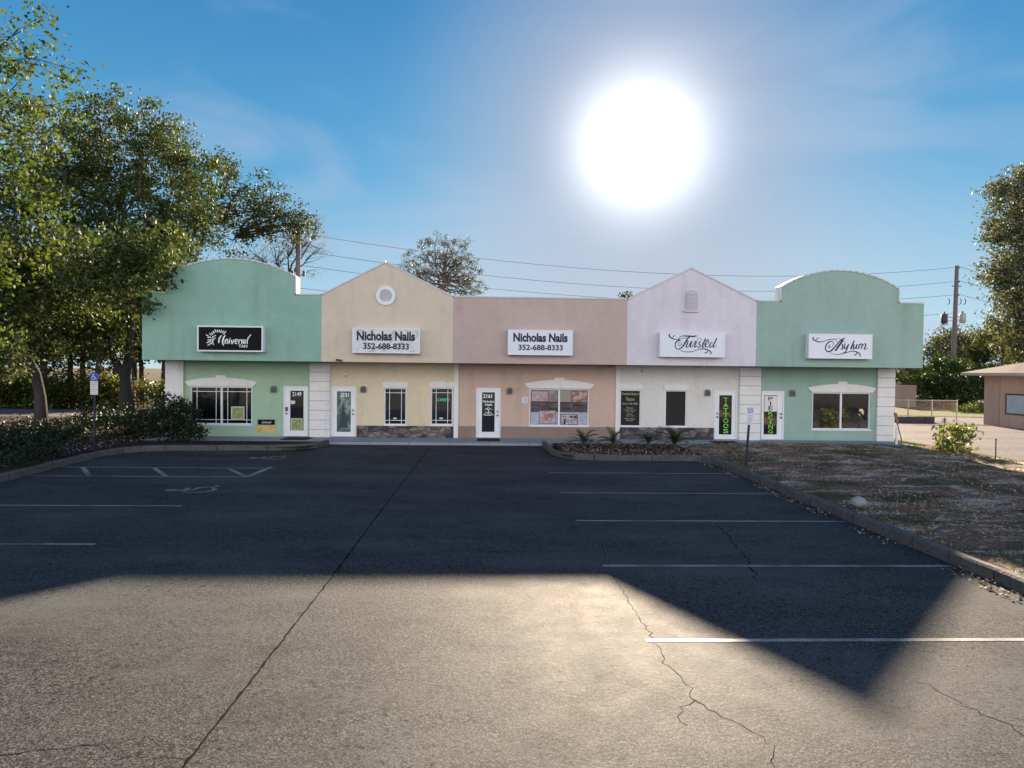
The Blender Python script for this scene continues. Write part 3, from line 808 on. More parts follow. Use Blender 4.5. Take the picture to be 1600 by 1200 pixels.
for s, x0, x1, y0, y1 in (('Manicure', 896, 912, 631.5, 634.5), ('Pedicure', 879, 895, 637, 640), ('Nails', 858, 870, 637, 640), ('Full Set', 832, 846, 631.5, 634.5)):
    text_px('lettering', s, x0, x1, y0, y1, PY, MT['palewhite'], W3, bold=.01)
# neon word in the third window
NM = NT("green_neon_tube"); NM.color((.1, .6, .3)); NM.b.inputs['Emission Color'].default_value = (.08, .9, .35, 1); NM.b.inputs['Emission Strength'].default_value = .06
ns = thing('neon_sign', AT(690, 625, PY - .015), 'green glowing neon word sign inside the grilled window next to the white pilaster', 'neon sign')
text_px('tube_lettering', 'OPEN', 683.5, 702.5, 622.5, 627, PY - .022, NM.m, ns, shear=.3, bold=-.005)
for xx in (617, 689): 
    o = panel('sticker', xx - 2.5, 652.5, xx + 2.8, 654.8, PY, MT['palewhite'], W1 if xx < 650 else W2)

# vents in the gables
m = MB(); c = px(603, 462); s = FY / F
m2 = MB()
n = 32
for k in range(n):
    t0, t1 = 2 * math.pi * k / n, 2 * math.pi * (k + 1) / n
    for r0, r1, y0 in ((9.5 * s, 15 * s, FY - .07),):
        P = [(c[0] + r * math.cos(t), c[1] + r * math.sin(t)) for r, t in ((r0, t0), (r1, t0), (r1, t1), (r0, t1))]
        m.prism(P, y0, FY - .002)
v = m.build('round_vent', MT['frame'], B)
for k in range(-7, 8):
    z = c[1] + k * 1.25 * s; hw = math.sqrt(max(0, (9.6 * s) ** 2 - (k * 1.25 * s) ** 2))
    if hw > .02: m2.quad((c[0] - hw, FY - .045, z - .016), (c[0] + hw, FY - .045, z - .016), (c[0] + hw, FY - .012, z + .012), (c[0] - hw, FY - .012, z + .012))
m2.build('louvre', MT['frame'], v)
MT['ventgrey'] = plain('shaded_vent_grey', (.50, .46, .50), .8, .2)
c = px(1080, 480); hw = 10 * s; z0 = c[1] - 5 * s; zs = z0 + 24 * s
pts = [(c[0] - hw, z0), (c[0] + hw, z0)] + [(c[0] + hw * math.cos(t), zs + hw * .75 * math.sin(t)) for t in np.linspace(0, math.pi, 12)]
v = MB().prism(pts, FY - .02, FY - .002).build('arched_vent', MT['ventgrey'], B)
m2 = MB()
for k in range(13):
    z = z0 + .06 + k * .052; m2.quad((c[0] - hw * .8, FY - .05, z), (c[0] + hw * .8, FY - .05, z), (c[0] + hw * .8, FY - .024, z + .035), (c[0] - hw * .8, FY - .024, z + .035))
m2.build('louvre', MT['pi'], v); MB().box(c[0] - hw * 1.2, c[0] + hw * 1.2, FY - .09, FY - .003, z0 - .07, z0 - .01).build('sill', MT['pi'], v)

# ------------------------------------------------------------------ shop signs
SY = FY - .30
def sign(x0, y0, x1, y1, label, face='signface'):
    xm = (x0 + x1) / 2; ym = (y0 + y1) / 2
    a, b = XA(x0, SY, ym), XA(x1, SY, ym); z0, z1 = ZA(xm, y1, SY), ZA(xm, y0, SY)
    t = thing('shop_sign', ((a + b) / 2, FY, z0), label, 'shop sign', 'box signs on the shop fascias')
    m = MB().box(a, b, SY + .02, FY - .003, z0, z1)
    m.build('cabinet', MT['frame'], t, bevel=.01)
    frame_mb((a, b, z0, z1), .055, SY - .005, SY + .02).build('frame', MT['frame'], t)
    MB().box(a + .055, b - .055, SY + .004, SY + .019, z0 + .055, z1 - .055).build('panel', MT[face], t)
    return t
S1 = sign(308, 509, 411, 549.5, 'black box sign with a white sunburst and script word on the left green fascia', 'black')
S2 = sign(550.5, 512.5, 656, 552, 'weathered white box sign with black lettering on the cream gabled fascia', 'oldface')
S3 = sign(793.5, 515.5, 895, 555, 'clean white box sign with black lettering on the flat rose fascia')
S4 = sign(1031, 519.5, 1133, 558, 'white box sign with flourished black script on the lilac gabled fascia')
S5 = sign(1263.5, 522, 1363, 560.5, 'white box sign with flourished black script on the right sage green fascia')
TY = SY + .004
text_px('lettering', 'Nicholas Nails', 557.5, 648.5, 517.5, 532.5, TY, MT['ink'], S2, bold=.042); text_px('lettering', '352-688-8333', 567.5, 639, 536, 546, TY, MT['ink'], S2, bold=.035)
text_px('lettering', 'Nicholas Nails', 802, 887, 520.5, 534.5, TY, MT['ink'], S3, bold=.042); text_px('lettering', '352-688-8333', 810, 879.5, 538.5, 547.5, TY, MT['ink'], S3, bold=.028)
def cv(x0, y0, w, k):
    def f(u, v): p = AT(x0 + u / k, y0 + v / k, TY); return p.x, p.z
    return f
TW = [[(240,95,14),(225,130,30),(260,180,28),(330,215,22),(410,225,14),(470,225,14)],[(375,150,8),(340,140,16),(312,165,14),(320,195,8)],
[(440,250,20),(455,190,14),(510,148,16),(600,145,28),(700,150,34),(780,155,34),(850,140,26)],[(470,215,12),(560,195,12),(640,185,10)],
[(690,165,30),(640,210,30),(590,300,36),(530,390,30),(450,440,22),(390,430,20),(362,370,22),(375,300,26),(430,250,30),(490,240,18)],
[(520,300,10),(490,350,16),(450,365,14),(430,340,12),(450,300,12),(500,280,10)],
[(600,270,14),(655,262,24),(630,340,28),(612,388,28),(650,395,16),(700,320,18),(740,265,24),(715,340,28),(702,390,26),(745,390,16),(800,300,18),(830,255,18)],
[(850,265,28),(820,340,28),(800,395,26),(835,395,14),(880,340,10)],[(875,225,26),(865,243,26)],
[(870,400,24),(915,395,24),(935,360,26),(905,310,24),(925,270,16),(945,290,14)],[(1055,195,20),(1020,280,30),(985,370,32),(985,405,24),(1020,395,12)],[(1010,250,10),(1080,240,22),(1140,235,12)],
[(1060,350,10),(1120,310,14),(1120,270,18),(1080,275,20),(1045,330,30),(1050,385,28),(1090,400,16),(1130,370,10)],
[(1220,300,14),(1190,290,16),(1160,330,28),(1150,390,28),(1180,400,18),(1230,340,14)],[(1310,190,24),(1270,280,28),(1230,360,28),(1230,400,24),(1270,390,14),(1300,350,8)],
[(460,455,8),(540,495,12),(640,508,16),(740,500,14),(860,465,14),(960,440,18),(1050,445,24),(1130,475,26),(1180,520,24),(1170,565,16)],[(1030,520,18),(1070,525,22),(1100,500,18),(1105,480,10)],[(850,180,8),(920,195,8),(980,240,8)]]
strokes('lettering', TW, cv(1030, 515, 1, 14.55), 1.0, TY, MT['ink'], S4)
AS = [[(285,150,14),(265,185,24),(310,225,26),(390,255,20),(480,250,16),(580,215,14),(680,200,14),(740,215,12),(770,260,8)],[(400,185,8),(365,180,16),(345,205,14),(350,225,8)],
[(940,180,20),(890,195,22),(820,250,24),(740,340,24),(660,430,30),(590,460,26),(540,430,24),(530,370,24),(560,300,26),(620,250,24),(680,250,14),(700,300,10),(670,350,10)],[(640,325,10),(605,340,18),(600,370,18),(650,365,10)],
[(900,210,34),(850,280,40),(800,350,40),(760,410,36),(725,440,26)],[(740,350,10),(800,345,14)],[(905,300,12),(880,315,24),(890,360,26),(880,400,26),(845,410,16)],
[(940,300,24),(920,370,26),(950,395,18),(1000,320,18)],[(1015,300,24),(985,380,26),(950,460,24),(910,490,16),(900,465,10)],[(1130,225,24),(1090,320,28),(1060,395,26),(1090,405,12)],
[(1130,305,24),(1105,380,26),(1130,400,18),(1180,330,16)],[(1195,300,24),(1165,380,26),(1195,400,14)],[(1240,300,24),(1228,350,26),(1215,400,26)],[(1235,330,14),(1280,295,20),(1295,320,24),(1270,400,24)],
[(1295,335,12),(1345,295,20),(1370,320,26),(1340,395,26),(1370,410,16),(1410,370,8)],[(620,480,8),(700,510,10),(800,518,12),(900,495,18),(1000,470,16),(1080,450,18),(1160,460,22),(1220,490,24),(1255,530,22),(1245,565,14)],
[(1120,525,14),(1150,530,20),(1175,505,16),(1175,480,10)],[(690,210,8),(760,190,8),(850,200,8),(930,250,8),(940,300,8)]]
strokes('lettering', AS, cv(1250, 515, 1, 13.33), 1.0, TY, MT['ink'], S5)
UN = [[(a,b,16),(c,d,22)] for a,b,c,d in ((270,280,320,315),(335,255,380,295),(375,235,405,275),(405,210,430,255),(440,180,460,235),(485,185,490,235),(525,185,520,235),(570,190,550,240),(615,205,580,250),(655,215,605,275),(298,338,365,328),(300,388,368,380),(280,440,365,410),(300,490,385,440))]
UN += [[(460,290,16),(400,330,22),(385,380,16),(400,430,18),(415,485,12)],[(460,340,10),(420,370,14),(395,420,12)],[(570,295,18),(525,360,30),(515,440,26)],[(640,290,20),(600,360,30),(590,440,28),(610,490,18)],
[(645,370,20),(635,455,24)],[(645,395,12),(680,365,20),(685,400,22),(675,460,20)],[(725,375,22),(715,455,22)],[(737,343,20),(732,355,20)],[(760,380,20),(770,455,24),(800,400,18),(810,370,14)],
[(835,415,12),(875,400,14),(865,370,16),(835,390,20),(835,445,20),(875,455,14)],[(905,375,18),(900,455,22)],[(905,395,12),(935,375,18)],[(970,370,12),(945,390,20),(965,425,20),(945,460,14)],
[(1010,375,14),(985,395,20),(990,450,20),(1015,430,14)],[(1025,375,20),(1020,455,20)],[(1135,280,16),(1085,340,20),(1060,410,20),(1065,460,20)]]
strokes('lettering', UN, cv(300, 500, 1, 12.3), 1.0, TY, MT['inkw'], S1)
text_px('lettering', 'TAN', 372.7, 386.5, 538.6, 543.2, TY, MT['inkw'], S1, bold=.02)

# =================================================================== THINGS ON THE BUILDING
def lantern(x, y, label):
    p = AT(x, y, WY); t = thing('wall_lantern', (p.x, WY, p.z), label, 'wall light', 'grey wall lights beside the shop doors'); s = WY / F
    m = MB(); w = 4.2 * s; h = 5 * s
    m.box(p.x - w, p.x + w, WY - .10, WY - .002, p.z - h, p.z + h * .45)
    m.prism([(p.x - w, p.z + h * .45), (p.x + w, p.z + h * .45), (p.x + w * .6, p.z + h), (p.x - w * .6, p.z + h)], WY - .10, WY - .002)
    m.build('housing', MT['lamp'], t)
    g = MB()
    for k in (-.5, 0, .5): g.box(p.x + k * w - .012, p.x + k * w + .012, WY - .112, WY - .1, p.z - h * .8, p.z + h * .3)
    g.box(p.x - w * .8, p.x + w * .8, WY - .108, WY - .1, p.z + h * .3, p.z + h * .4)
    g.build('grille', MT['dark'], t); return t
for x, y, l in ((428, 608, 'grey wall lantern on the green wall left of door 2149'), (568, 608, 'grey wall lantern between door 2151 and the first yellow window'), (796.5, 610.5, 'grey wall lantern right of the nail salon door on the rose wall'),
                (1105, 613.5, 'grey wall lantern between the plain dark window and the tattoos door'), (1237.5, 614, 'grey wall lantern right of the rightmost door on the sage wall')): lantern(x, y, l)
MT['ivory'] = plain("ivory_plastic", (.72, .66, .5), .4, .5)
def bell(x, y, label):
    p = AT(x, y, WY); t = thing('alarm_bell', (p.x, WY, p.z), label, 'alarm bell', 'round alarm bells under the canopy'); s = WY / F
    m = MB()
    for r0, r1, y0, y1 in ((3.6 * s, 3.2 * s, WY - .03, WY), (3.2 * s, 1.2 * s, WY - .07, WY - .03)):
        n = 16; i = len(m.v)
        m.v += [(p.x + r0 * math.cos(2 * math.pi * k / n), y1, p.z + r0 * math.sin(2 * math.pi * k / n)) for k in range(n)] + [(p.x + r1 * math.cos(2 * math.pi * k / n), y0, p.z + r1 * math.sin(2 * math.pi * k / n)) for k in range(n)]
        m.f += [(i + k, i + (k + 1) % n, i + n + (k + 1) % n, i + n + k) for k in range(n)]; m.f.append(tuple(range(i + n, i + 2 * n)))
    m.build('gong', MT['ivory'], t); MB().box(p.x - .03, p.x + .03, WY - .09, WY - .07, p.z - .015, p.z + .015).build('bolt', MT['dark'], t)
bell(539.5, 587.5, 'small round cream bell high on the yellow wall above door 2151'); bell(1004, 580, 'small round pale bell high on the off white wall above the dark windows')
# camera under the cream fascia and small speaker under the rose fascia
p = AT(531, 563, FY - .05); t = thing('security_camera', (p.x, FY, p.z), 'small black camera bracket hanging under the cream fascia', 'camera')
MB().tube([(p.x - .14, FY - .12, p.z + .02), (p.x + .04, FY - .06, p.z - .0)], [.035, .035], 10).build('camera_body', MT['dark'], t)
MB().tube([(p.x + .03, FY - .06, p.z), (p.x + .06, FY - .02, p.z - .06), (p.x + .07, FY + .01, p.z + .03)], .018, 6).build('bracket', MT['dark'], t)
p = AT(955, 572.5, WY - .3); t = thing('flood_lamp', (p.x, WY - .2, p.z), 'small brown lamp tucked under the canopy at the right end of the rose wall', 'lamp')
MB().box(p.x - .1, p.x + .1, WY - .35, WY - .15, p.z - .03, p.z + .05).build('lamp_head', MT['base'], t, bevel=.02); MB().box(p.x - .02, p.x + .02, WY - .27, WY - .23, p.z + .05, ZB + .02).build('stem', MT['base'], t)
p = AT(820, 625, WY); t = thing('wall_notice', (p.x, WY, p.z), 'small white square notice on the rose wall left of the poster window', 'notice'); s = WY / F
MB().box(p.x - 4.5 * s, p.x + 4.5 * s, WY - .015, WY - .002, p.z - 4.5 * s, p.z + 4.5 * s).build('board', MT['palewhite'], t)
MB().box(p.x - 2 * s, p.x + 2.2 * s, WY - .018, WY - .0152, p.z - 2 * s, p.z + 2 * s).build('print', plain("pale_blue_print", (.4, .45, .62), .6), t)
# black and yellow plaque by door 2149
t = thing('wall_plaque', AT(416, 675, WY), 'black sign over a yellow banner low on the green wall beside door 2149', 'wall sign')
panel('black_board', 403, 655.5, 429.5, 663.5, WY - .004, MT['black'], t, .02)
text_px('lettering', 'Universal', 409, 424, 658, 661.5, WY - .026, MT['inkw'], t, shear=.3)
MT['yel'] = twotone("yellow_banner_print", (.55, .42, .10), (.62, .50, .20), 9, (.52, .33, .08)); panel('yellow_banner', 402, 664.2, 429.5, 676, WY - .004, MT['yel'], t, .012)
# door mats
MT['mat'] = plain("black_rubber", (.014, .014, .015), .9, .2)
def mat_(x0, x1, y0, y1, label):
    a, b = G(x0, y1, .1).x, G(x1, y1, .1).x; c, d = G((x0 + x1) / 2, y1, .1).y, G((x0 + x1) / 2, y0, .1).y
    o = MB().box(a, b, c, min(d, WY - .06), .101, .117).build('door_mat', MT['mat'], None, bevel=.004); tag(o, label, 'door mat', 'black door mats on the sidewalk')
mat_(437, 480, 683.5, 687.5, 'black door mat in front of door 2149'); mat_(745, 781, 685.5, 689.5, 'black door mat in front of the nail salon door'); mat_(1120, 1160, 689.8, 693.8, 'black door mat in front of the tattoos door')

# =================================================================== TREES, LEFT
def W3_(x, y, Y): return AT(x, y, Y)
gz = lambda p: Vector((p.x, p.y, .05))
g0 = lambda x, y: Vector((*G(x, y, .05)[:2], .02))
# near young oak, its trunk out of frame
t1 = [Vector((-15.6, 14.5, 0)), Vector((-15.4, 14.5, 2.2)), Vector((-15.0, 14.7, 4.2)), Vector((-14.6, 14.6, 6.2))]
B1 = PB(14.6, [(-60, 60, 95), (30, 45, 55), (60, 95, 48), (112, 108, 28), (15, 150, 75), (80, 165, 50), (20, 235, 55), (75, 225, 42), (-60, 180, 110), (40, 300, 60), (-60, 330, 110), (105, 375, 34), (20, 400, 60), (60, 345, 52), (-70, 470, 100)], .8)
tree('oak_tree', 'near young oak with thin leafy branches reaching in from the left edge of the photo', 'tree', t1, .16, B1, LF['near'], MT['bark'], leaf=.105, dens=10, per=17, sig=.17, twigs=9, flat=.9, shell=.2, group='oaks by the parking lot')
# leaning oak beside the lane
b = g0(65, 672); Y = b.y
t2 = [b, W3_(63, 620, Y), W3_(56, 585, Y), W3_(40, 555, Y), W3_(22, 510, Y), W3_(5, 455, Y)]
f2 = [t2[-1], t2[3], t2[2]]
B2 = PB(Y, [(-30, 320, 85), (40, 300, 55), (60, 400, 65), (-50, 420, 90), (20, 470, 60), (110, 470, 50), (-80, 520, 70), (60, 530, 45), (10, 560, 40), (120, 395, 45)], 2)
tree('oak_tree', 'oak with a pale leaning trunk standing nearest the lane on the left', 'tree', t2, .25, B2, LF['oak'], MT['bark'], leaf=.19, dens=9, per=32, sig=.30, twigs=6, forks=f2, shell=.3, group='oaks by the parking lot')
# forked oak by the building
b = g0(197, 652); Y = b.y
t3 = [b, W3_(197, 620, Y), W3_(196, 590, Y)]
m = MB()
f3 = [W3_(172, 540, Y), W3_(205, 500, Y), W3_(150, 480, Y - .6), W3_(215, 430, Y), W3_(190, 380, Y)]
B3 = PB(Y, [(150, 190, 48), (118, 235, 50), (235, 205, 48), (270, 225, 42), (185, 265, 62), (300, 275, 40), (250, 290, 55), (335, 262, 24), (110, 310, 65), (195, 350, 80), (275, 350, 48), (310, 330, 34), (245, 400, 62), (140, 420, 75), (60, 270, 52), (215, 460, 55), (100, 500, 60), (165, 520, 50), (235, 440, 40), (45, 190, 45), (180, 150, 14)], 2)
B3 += [(AT(x, y, yy), r) for x, y, yy, r in ((232, 432, 26.2, .85), (205, 400, 27, 1.3), (248, 388, 28.5, 1.25), (225, 405, 27.2, 1.1), (256, 408, 26.4, .5), (180, 450, 27.5, 1.4), (215, 470, 26.4, .6), (140, 440, 28, 1.4), (100, 400, 28, 1.3), (60, 450, 29, 1.4), (20, 400, 28, 1.3))]
o = tree('oak_tree', 'tall dense oak with a forked trunk standing left of the green shopfront', 'tree', t3, .42, B3, LF['oak'], MT['bark'], leaf=.19, dens=9, per=34, sig=.30, twigs=7, forks=f3, shell=.3, group='oaks by the parking lot', rlimb=.22)
for q in ((t3[-1], W3_(180, 562, Y), f3[0], f3[2]), (t3[-1], W3_(203, 545, Y), f3[1], f3[3], f3[4])):
    m.tube([Vector(v) for v in q], [.26, .22, .17, .14, .1][:len(q)], 8, False)
m.build('limb', MT['bark'], o, True)
# sparse oak behind the building and the budding tree beside the pole
Y = 50
t4 = [Vector((W3_(345, 500, Y).x, Y, 0)), W3_(345, 520, Y), W3_(340, 450, Y), W3_(338, 405, Y)]
f4 = [t4[-1], W3_(375, 370, Y), W3_(318, 370, Y), W3_(350, 350, Y)]
B4 = PB(Y, [(370, 330, 42), (425, 350, 34), (330, 350, 40), (465, 350, 28), (325, 275, 38), (355, 262, 30), (385, 292, 40), (345, 320, 44), (420, 315, 36), (300, 325, 38), (455, 330, 30), (400, 345, 36), (300, 375, 36), (440, 360, 30), (365, 375, 30), (478, 352, 22), (285, 400, 30)], 1.5)
tree('oak_tree', 'open crowned oak with dark bare limbs rising behind the arched green parapet', 'tree', t4, .5, B4, LF['oakdark'], MT['bark'], leaf=.22, dens=3.8, per=22, sig=.30, twigs=16, forks=f4, shell=.5, group='trees behind the shops')
Y = 56
t5 = [Vector((W3_(455, 500, Y).x, Y, 0)), W3_(452, 500, Y), W3_(448, 440, Y)]
B5 = PB(Y, [(440, 395, 36), (480, 380, 34), (495, 345, 20), (465, 360, 30), (400, 400, 34), (500, 390, 18), (375, 410, 26), (490, 430, 12)], 1)
tree('budding_tree', 'nearly leafless tree with pinkish buds behind the wooden pole', 'tree', t5, .42, B5, LF['budding'], MT['bark'], leaf=.12, dens=9, per=7, sig=.3, twigs=34, shell=.3, group='trees behind the shops')
# pine
Y = 58
t6 = [Vector((W3_(692, 500, Y).x, Y, 0)), W3_(692, 500, Y), W3_(693, 455, Y), W3_(694, 425, Y), W3_(697, 395, Y)]
pr = thing('pine_tree', t6[0], 'round headed pine with visible branches rising behind the cream gable', 'tree', 'trees behind the shops')
m = MB(); m.tube(t6, [.30, .26, .19, .12, .06], 8); T = []
sp = []
for k in range(46):
    a = R_(-25 + 230 * (k / 45)); rr = random.uniform(.80, 1.0)
    sp.append((690 + 60 * rr * math.cos(a), 428 - 58 * rr * math.sin(a)))
sp += [(650, 420), (668, 395), (715, 398), (730, 420), (722, 445), (660, 440), (700, 380), (685, 400), (712, 425), (745, 455), (753, 458), (738, 452), (725, 458), (675, 430), (640, 412), (632, 415)]
for x, y in sp:
    q = W3_(x, y, Y + random.uniform(-3, 3)); st = t6[2].lerp(t6[3], random.random() * .8) if y > 400 else t6[2].lerp(t6[4], .25 + random.random() * .6)
    pth = wiggle(st, q, 6, .16, -.10); m.tube(pth, [.075, .06, .048, .036, .028, .02, .012], 5, False)
    for j in range(2):
        T.append(q + Vector([random.gauss(0, .28) for _ in range(3)]))
    for j in range(2):
        z = pth[4] + Vector([random.gauss(0, .4) for _ in range(3)]); T.append(z); m.tube([pth[3], z], [.035, .015], 4, False)
m.build('trunk', MT['pbark'], pr, True)
T = np.array(T); leaf_mesh('crown', clumps(T, 22, .17), .30, .05, LF['pine'], pr)
Y = 75; q = W3_(976, 463, Y)
t7 = [Vector((q.x, Y, 0)), Vector((q.x, Y, 6)), q]
tree('tree', 'tiny dark treetop peeping over the parapet left of the lilac gable', 'tree', t7, .12, [(W3_(970, 463, Y), .45), (W3_(981, 460, Y), .45)], LF['pine'], MT['pbark'], leaf=.18, dens=40, per=8, sig=.1, twigs=3, group='trees behind the shops')

# woods beyond the lane: few prototypes, each copied object by object
def wood_proto(name, label, cat, h, r, lm, group, n=5, leaf=.26, dens=4.2, low=.25, per=16):
    bl = []
    for k in range(n):
        a = random.uniform(0, 6.28); rr = random.uniform(0, r * .6); z = h * random.uniform(low, .9)
        bl.append((Vector((rr * math.cos(a), rr * math.sin(a), z)), r * random.uniform(.4, .65)))
    t = [Vector((0, 0, 0)), Vector((random.uniform(-.2, .2), 0, h * .3)), Vector((random.uniform(-.4, .4), random.uniform(-.3, .3), h * .6))]
    return tree(name, label, cat, t, .05 + h * .014, bl, lm, MT['bark'], leaf=leaf, dens=dens * .8, per=per + 8, sig=.42, twigs=5, group=group, shell=.3)
def copy_thing(o, loc, rz, sc, label):
    c = o.copy(); COL.objects.link(c); c.location = loc; c.rotation_euler = (0, 0, rz); c.scale = (sc,) * 3; c['label'] = label
    for ch in list(o.children):
        k = ch.copy(); COL.objects.link(k); k.parent = c; k.matrix_parent_inverse = ch.matrix_parent_inverse.copy()
    return c
def place(protos, spots, labels):
    for i, ((x, Y, s), lab) in enumerate(zip(spots, labels)):
        pr = protos[i % len(protos)]; X = XA(x, Y)
        if i < len(protos): pr.location = (X, Y, -.05); pr.scale = (s,) * 3; pr['label'] = lab; pr.rotation_euler = (0, 0, i)
        else: copy_thing(pr, (X, Y, -.05), i * 1.7, s, lab)
GW = 'woodland trees beyond the lane'
wp = [wood_proto('woodland_tree', 'x', 'tree', 9, 3.4, LF['oakdark'], GW, 9), wood_proto('woodland_tree', 'x', 'tree', 10, 3.2, LF['oak'], GW, 9), wood_proto('woodland_tree', 'x', 'tree', 8, 3.0, LF['oakdark'], GW, 8, low=.15)]
spots = [(-40, 52, 1.3), (25, 54, 1.25), (70, 51, 1.2), (110, 55, 1.25), (150, 52, 1.2), (180, 57, 1.3), (222, 60, 1.2), (255, 58, 1.15), (0, 64, 1.5), (130, 66, 1.5), (70, 64, 1.4), (290, 62, 1.1), (210, 68, 1.4)]
place(wp, spots, ['thin woodland tree beyond the lane, %s' % q for q in ('partly cut by the left edge of the photo', 'seen left of the leaning oak trunk', 'right behind the leaning oak trunk', 'just right of the leaning oak trunk',
   'directly behind the blue accessible parking sign', 'just left of the forked oak trunk', 'behind the gap right of the forked oak', 'beside the left end pillar of the shops', 'in the second row at far left', 'in the second row behind the parking sign', 'in the second row behind the leaning trunk', 'behind the left end of the shops', 'in the second row behind the forked oak')])
GM = 'trees across the street, mirrored in the shop windows'
for i, (X_, Y_, s_) in enumerate(((-20, -24, 1.0), (-11, -20, .9), (2, -26, 1.0), (11, -19, .85), (19, -24, 1.0), (27, -18, .9))):
    c_ = copy_thing(wp[i % 3], (X_, Y_, -.05), i * 2.1, s_, 'tree standing across the street behind the photographer'); c_['group'] = GM
GU = 'golden bushes at the foot of the woods'
bp = [wood_proto('undergrowth_bush', 'x', 'bush', 1.7, 1.3, LF['gold'], GU, 5, leaf=.2, dens=13, low=.2), wood_proto('undergrowth_bush', 'x', 'bush', 1.5, 1.4, LF['hedge'], GU, 5, leaf=.2, dens=13, low=.2)]
spots = [(x, 48.6 + (k % 3) * .8, random.uniform(.8, 1.25)) for k, x in enumerate((-15, 15, 42, 85, 105, 130, 160, 180, 225, 250))]
place(bp, spots, ['sunlit undergrowth bush beyond the lane, %s' % q for q in ('cut by the left edge', 'second from the left edge', 'just left of the leaning trunk', 'just right of the leaning trunk', 'two right of the leaning trunk', 'left of the parking sign', 'right of the parking sign', 'touching the forked trunk from the left', 'right of the forked trunk', 'nearest the left end pillar')])

# dark ground-covering shrubs in the left bed
def shrub(label, blobs, lm=LF['shrub'], leaf=.10, dens=60, group=None, name='shrub', per=12, sig=.12, mult=1.0):
    c0 = blobs[0][0]; b = Vector((c0.x, c0.y, .08))
    tr = [b, b + Vector((.03, 0, .15)), b + Vector((0, .02, .3))]
    return tree(name, label, 'bush', tr, .04, blobs, lm, MT['bark'], leaf=leaf, dens=dens, per=per, sig=sig, twigs=4, group=group, flat=.8, shell=.35, wratio=.55)
GS = 'dark shrubs in the left planting bed'
def SB(L):    # (px, ground py, radius m, height m)
    out = []
    for x, y, r, h in L:
        g = G(x, y, .1); out.append((Vector((g.x, g.y, .1 + h)), r))
    return out
shrub('tall dark shrub hiding the lower left corner of the green shopfront', SB([(285, 687, .62, 1.0), (268, 685, .65, 1.25), (300, 690, .45, .6), (255, 688, .7, .7), (303, 691, .4, .3), (282, 689, .6, .45)]), group=GS, dens=75)
shrub('dark shrub in the bed between the parking sign and the forked oak', SB([(215, 680, .75, .3), (185, 678, .7, .25), (240, 683, .7, .45), (228, 676, .6, .6)]), group=GS, dens=60)
shrub('dark shrub left of the parking sign post', SB([(120, 680, .65, .25), (95, 684, .65, .25), (140, 678, .6, .25)]), group=GS, dens=60)
shrub('low ivy mound at the foot of the leaning oak', SB([(60, 694, .65, .2), (30, 700, .65, .25), (85, 694, .6, .2), (45, 686, .7, .3)]), group=GS, dens=60)
shrub('low ivy mound cut by the left edge of the photo', SB([(5, 712, .75, .3), (-25, 715, .8, .35), (25, 716, .55, .2), (-20, 700, .9, .4)]), group=GS, dens=60)
shrub('low leafy clump at the kerb below the leaning oak', SB([(75, 714, .5, .15), (50, 720, .45, .12), (10, 730, .45, .12)]), group=GS, dens=80)
shrub('shadowed shrub beside the forked oak trunk', SB([(165, 668, .9, .4), (140, 668, .9, .35), (195, 670, .9, .4)]), group=GS, dens=45)

# =================================================================== RIGHT SIDE
Y = 52
t8 = [Vector((W3_(1650, 600, Y).x, Y, 0)), W3_(1650, 560, Y), W3_(1645, 480, Y)]
B8 = PB(Y, [(1590, 305, 42), (1620, 290, 50), (1568, 350, 30), (1600, 370, 52), (1640, 360, 70), (1575, 420, 40), (1615, 440, 60), (1650, 470, 70), (1585, 490, 42), (1620, 520, 50), (1590, 540, 34), (1546, 432, 16), (1552, 350, 14), (1680, 420, 90), (1560, 300, 16)], 2)
tree('oak_tree', 'large pale leaved oak at the right edge rising above the brown roof', 'tree', t8, .5, B8, LF['pale'], MT['bark'], leaf=.26, dens=5.5, per=30, sig=.36, twigs=7, forks=[t8[-1], t8[1]], shell=.35, group='trees behind the utility pole')
GR = 'background trees right of the shops'
rp = [wood_proto('background_tree', 'x', 'tree', 9, 3.6, LF['pale'], GR, 8, leaf=.3), wood_proto('background_tree', 'x', 'tree', 9, 3.4, LF['oak'], GR, 8, leaf=.3)]
spots = [(1462, 84, 1.05), (1565, 76, 1.15), (1420, 86, 1.0), (1535, 84, 1.0), (1500, 92, 1.1), (1605, 88, 1.25), (1385, 80, .95)]
place(rp, spots, ['hazy olive tree %s' % q for q in ('behind the transformers, left of the utility pole', 'yellow green and just above the brown roof peak', 'nearest the right end of the sage fascia', 'right of the utility pole', 'furthest back behind the utility pole', 'at the right edge under the big oak', 'seen through the gap beside the right end pillar')])
Y = 62
B9 = [(AT(x, y, Y + dy), r * Y / F) for x, y, r, dy in ((1478, 590, 30, 0), (1500, 585, 30, 2), (1462, 610, 26, -1), (1490, 615, 32, -2), (1515, 610, 28, 0), (1450, 595, 20, 0), (1475, 570, 18, 0), (1530, 600, 26, 2), (1440, 620, 20, 0))]
g = Vector((AT(1485, 600, Y).x, Y, 0)); tree('dark_bush', 'large dark green rounded tree behind the chain link fence', 'tree', [g, g + Vector((0, 0, .6)), g + Vector((0, 0, 1.2))], .2, B9, LF['hedge'], MT['bark'], leaf=.25, dens=16, per=16, sig=.3, twigs=3, shell=.55)
B10 = [(AT(x, y, 66 + dy), r * 66 / F) for x, y, r, dy in ((1405, 590, 22, 0), (1420, 600, 18, 1), (1395, 575, 22, 1), (1430, 585, 16, 0))]
